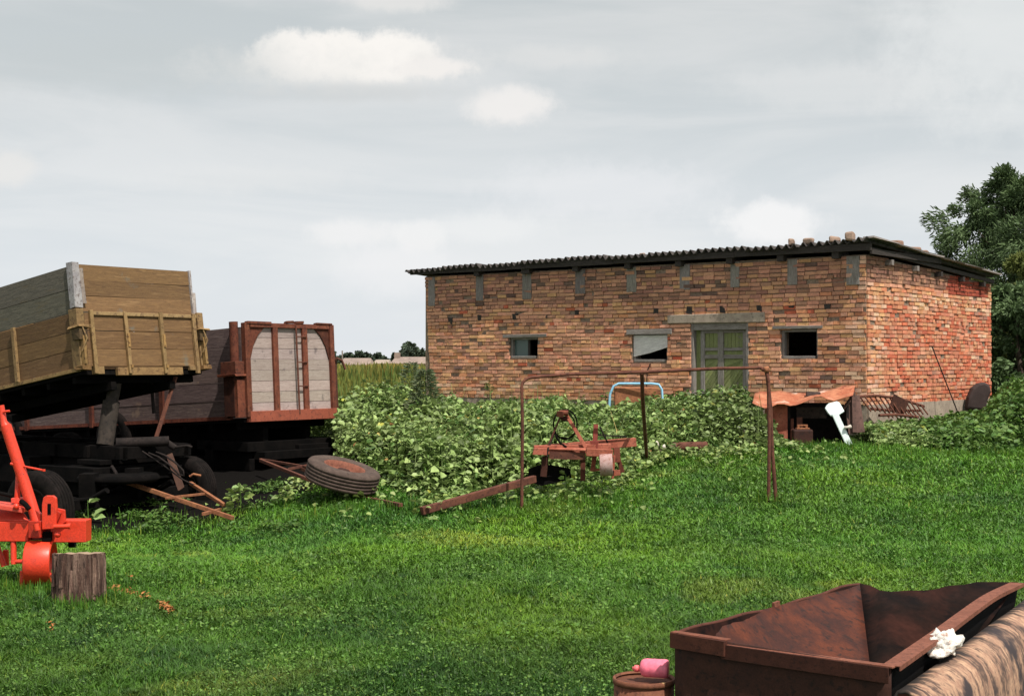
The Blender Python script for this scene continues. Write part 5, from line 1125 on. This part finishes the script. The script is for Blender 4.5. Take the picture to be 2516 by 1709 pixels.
# ------------------------------------------------------------------ tall field grass left of and behind the barn
n = 70000; y = RNG.uniform(33.5, 80, n)**1.0; x = RNG.uniform(-26, 2, n); k = (walld(x, y) > .2) | (y > 42); x, y = x[k], y[k]
n = len(x); hgt = (.55+.65*vnoise(x, y, .35, 51)+.2*RNG.random(n))*(.8+.2*sst(y, 34, 44)); w = RNG.uniform(.03, .06, n)*(y/40)
g = RNG.uniform(0, np.pi, n); b = np.stack([x, y, H(x, y)], 1); s = np.stack([np.cos(g), np.sin(g), 0*g], 1); ln = RNG.normal(0, .15, (n, 3)); ln[:, 2] = 0
V = np.stack([b-s*w[:, None]*.5, b+s*w[:, None]*.5, b+ln+np.array([0, 0, 1])*hgt[:, None]+s*w[:, None]*.3, b+ln+np.array([0, 0, 1])*hgt[:, None]*1.05-s*w[:, None]*.3], 1).reshape(-1, 3)
k = np.arange(n)*4; F = np.stack([k, k+1, k+2, k+3], 1); t = RNG.uniform(.7, 1.3, (n, 1)); gr = sst(y, 44, 35)[:, None]*.6 if False else (1-sst(y, 35, 46))[:, None]*.55
gold = (RNG.random((n, 1)) < .25)
c_ = np.concatenate([t*(1-gr*.75+.35*gold), t*(1-.25*gr+.1*gold), t*(1-.2*gr)], 1)
o = npmesh('field_grass', V, F, np.repeat(c_, 4, 0), M['field']); o['kind'] = 'stuff'; o['label'] = 'tall yellowing field grass between the trailer and the barn'

# ------------------------------------------------------------------ trees
def limb_tree(base, hgt, rad, n, Lr, mt, label, name='broadleaf_tree', cat='tree', trunk_r=.2, low=.2, clumps=26, aspect=.45, squash=1.0, group=None, up=.45, seed=1, droop=.3, spread_z=None):
    r = np.random.default_rng(seed); e = thing(name, base, label, cat, group); base = Vector(base)
    c = MB(); top = base+ZV*hgt*.93; c.tube([base-ZV*.3, base+ZV*hgt*.3+Vector((.1, 0, 0)), base+ZV*hgt*.6, top], [trunk_r*1.2, trunk_r*.9, trunk_r*.5, trunk_r*.12], 9)
    cl = []
    for i in range(clumps):
        f = low+(1-low)*(i+.5)/clumps; f = min(f+r.uniform(-.04, .04), .99)
        prof = math.sin(min(1, (f-low)/(1-low)*.86+.14)*math.pi)**.6
        a = i*2.4+r.uniform(-.5, .5); rr_ = rad*prof*r.uniform(.35, .95)
        p = Vector((base.x+math.cos(a)*rr_, base.y+math.sin(a)*rr_*squash, base.z+f*hgt)); cl.append((p, rad*r.uniform(.22, .42)*(.6+.5*prof)))
        s = base+ZV*(f*hgt*.72); c.tube([s, s.lerp(p, .5)+ZV*.15*rad*.3, p], [trunk_r*.32*(1.1-f), trunk_r*.2*(1.1-f), .012], 5)
    obj('trunk', c, M['bark'], e)
    per = n//len(cl); pts = []; dirs = []; tn_ = []
    for p, s in cl:
        v = r.normal(0, 1, (per, 3)); v = v/np.linalg.norm(v, axis=1, keepdims=True)*(r.random((per, 1))**.45)
        # sub-clumps make gaps and sprays
        sc = r.normal(0, .62, (7, 3)); ii = r.integers(0, 7, per); q_ = sc[ii]+v*.48
        pts.append(np.array(p)+q_*s*np.array([1, 1, .85])); d = q_.copy(); d[:, 2] -= droop; dirs.append(d+r.normal(0, .5, (per, 3))); tn_.append(np.full((per, 1), r.uniform(.78, 1.25))*r.uniform(.8, 1.2, (per, 1)))
    P0 = np.concatenate(pts); D = unit(np.concatenate(dirs)); t = np.concatenate(tn_); L = r.uniform(*Lr, len(P0))
    leaves('crown', P0, L, L*aspect, M[mt], e, up=up, dirs=D, cols=np.concatenate([t, t, t], 1))
    return e
b1 = P(2490, 900, 40); limb_tree((b1.x, 40, 0), 6.35, 2.5, 90000, (.09, .19), 'treeleaf', 'tall dark willow like tree rising behind the barn on the right', 'willow_tree', trunk_r=.25, low=.12, clumps=46, aspect=.28, seed=4)
b1 = P(2530, 900, 36.5); limb_tree((b1.x, 36.5, 0), 4.1, 1.5, 36000, (.06, .13), 'yellowleaf', 'yellowish green tree in front of the dark tree at the right edge', 'young_tree', trunk_r=.12, low=.05, clumps=28, aspect=.35, seed=9)
b1 = P(2640, 900, 42); limb_tree((b1.x, 42, 0), 6.0, 2.2, 16000, (.14, .28), 'treeleaf', 'dark tree partly cut off by the right edge behind the yellowish tree', 'willow_tree', trunk_r=.25, low=.05, clumps=28, aspect=.3, seed=14)
b1 = P(2500, 950, 34.5); limb_tree((b1.x, 34.5, 0), 3.1, 1.3, 16000, (.08, .17), 'treeleaf', 'low dark shrub filling the gap beside the far corner of the side wall', 'dark_shrub', 'shrub', trunk_r=.08, low=.0, clumps=24, aspect=.5, seed=21)
# far horizon
def far_tree(px, base_y, wpx, hpx, Yd, label, seed):
    p = P(px, base_y, Yd); s = Yd/FPX
    limb_tree((p.x, Yd, 0), max(.5, CAMZ+(893-(base_y-hpx))*s), wpx*s*.62, 2600, (4*s, 9*s), 'farleaf', label, 'distant_tree', 'tree', trunk_r=.3, low=.25, clumps=16, aspect=.8, group='trees on the far horizon', seed=seed)
for a in ((808, 893, 44, 22, 190, 'dark round tree on the horizon right beside the rusty end panel', 3), (890, 885, 46, 14, 260, 'low dark tree on the horizon behind the long far roof', 5), (928, 888, 34, 16, 262, 'small dark tree on the horizon between the two far roofs', 6),
          (1008, 880, 46, 34, 250, 'tallest rounded dark tree on the horizon left of the barn', 7), (1036, 884, 36, 20, 252, 'dark tree on the horizon touching the barn corner', 8), (975, 888, 34, 14, 255, 'low dark tree on the horizon left of the tallest one', 10), (860, 890, 50, 12, 265, 'faint low tree on the horizon above the long far roof', 12)):
    far_tree(*a)
def far_house(x0, x1, yr, ye, Yd, label, chim=None, pale=False):
    a = P(x0, ye, Yd); b = P(x1, ye, Yd); zr_ = P(x0, yr, Yd).z; ze = a.z; e = thing('far_house', ((a.x+b.x)/2, Yd+3, 0), label, 'house', 'houses beyond the field')
    c = MB(); c.box(UNIT, a.x+.3, b.x-.3, Yd, Yd+7, 0, ze); obj('wall', c, M['farwall'], e)
    c = MB(); h_ = (b.x-a.x)*.04
    vs = [Vector((a.x, Yd-.4, ze)), Vector((b.x, Yd-.4, ze)), Vector((b.x-h_*2, Yd+3.5, zr_)), Vector((a.x+h_*2, Yd+3.5, zr_)), Vector((a.x, Yd+7.4, ze)), Vector((b.x, Yd+7.4, ze))]
    c.add(vs, [(0, 1, 2, 3), (4, 3, 2, 5), (0, 3, 4), (1, 5, 2), (0, 4, 5, 1)]); rf = obj('roof', c, M['roofclay'] if not pale else M['concrete'], e)
    if chim:
        q_ = P(chim, yr, Yd); c = MB(); c.box(UNIT, q_.x-.4, q_.x+.4, Yd+2.6, Yd+3.6, zr_-1.2, zr_+.6); obj('chimney', c, M['roofclay'], rf)
far_house(832, 912, 879, 896, 210, 'long low house with dull clay roof beyond the field, left of the pair'); far_house(915, 955, 883, 893, 205, 'small pale roofed shed between the two far houses', pale=True); far_house(958, 1075, 876, 893, 200, 'low house with clay roof and chimney beyond the field beside the barn', chim=972)
p = P(841, 893, 230); c = MB(); c.tube([(p.x, 230, 0), (p.x, 230, P(841, 861, 230).z)], .12, 6); o = obj('utility_pole', c, M['greywood']); tagp(o, 'thin pole on the horizon above the far roofs', 'pole')
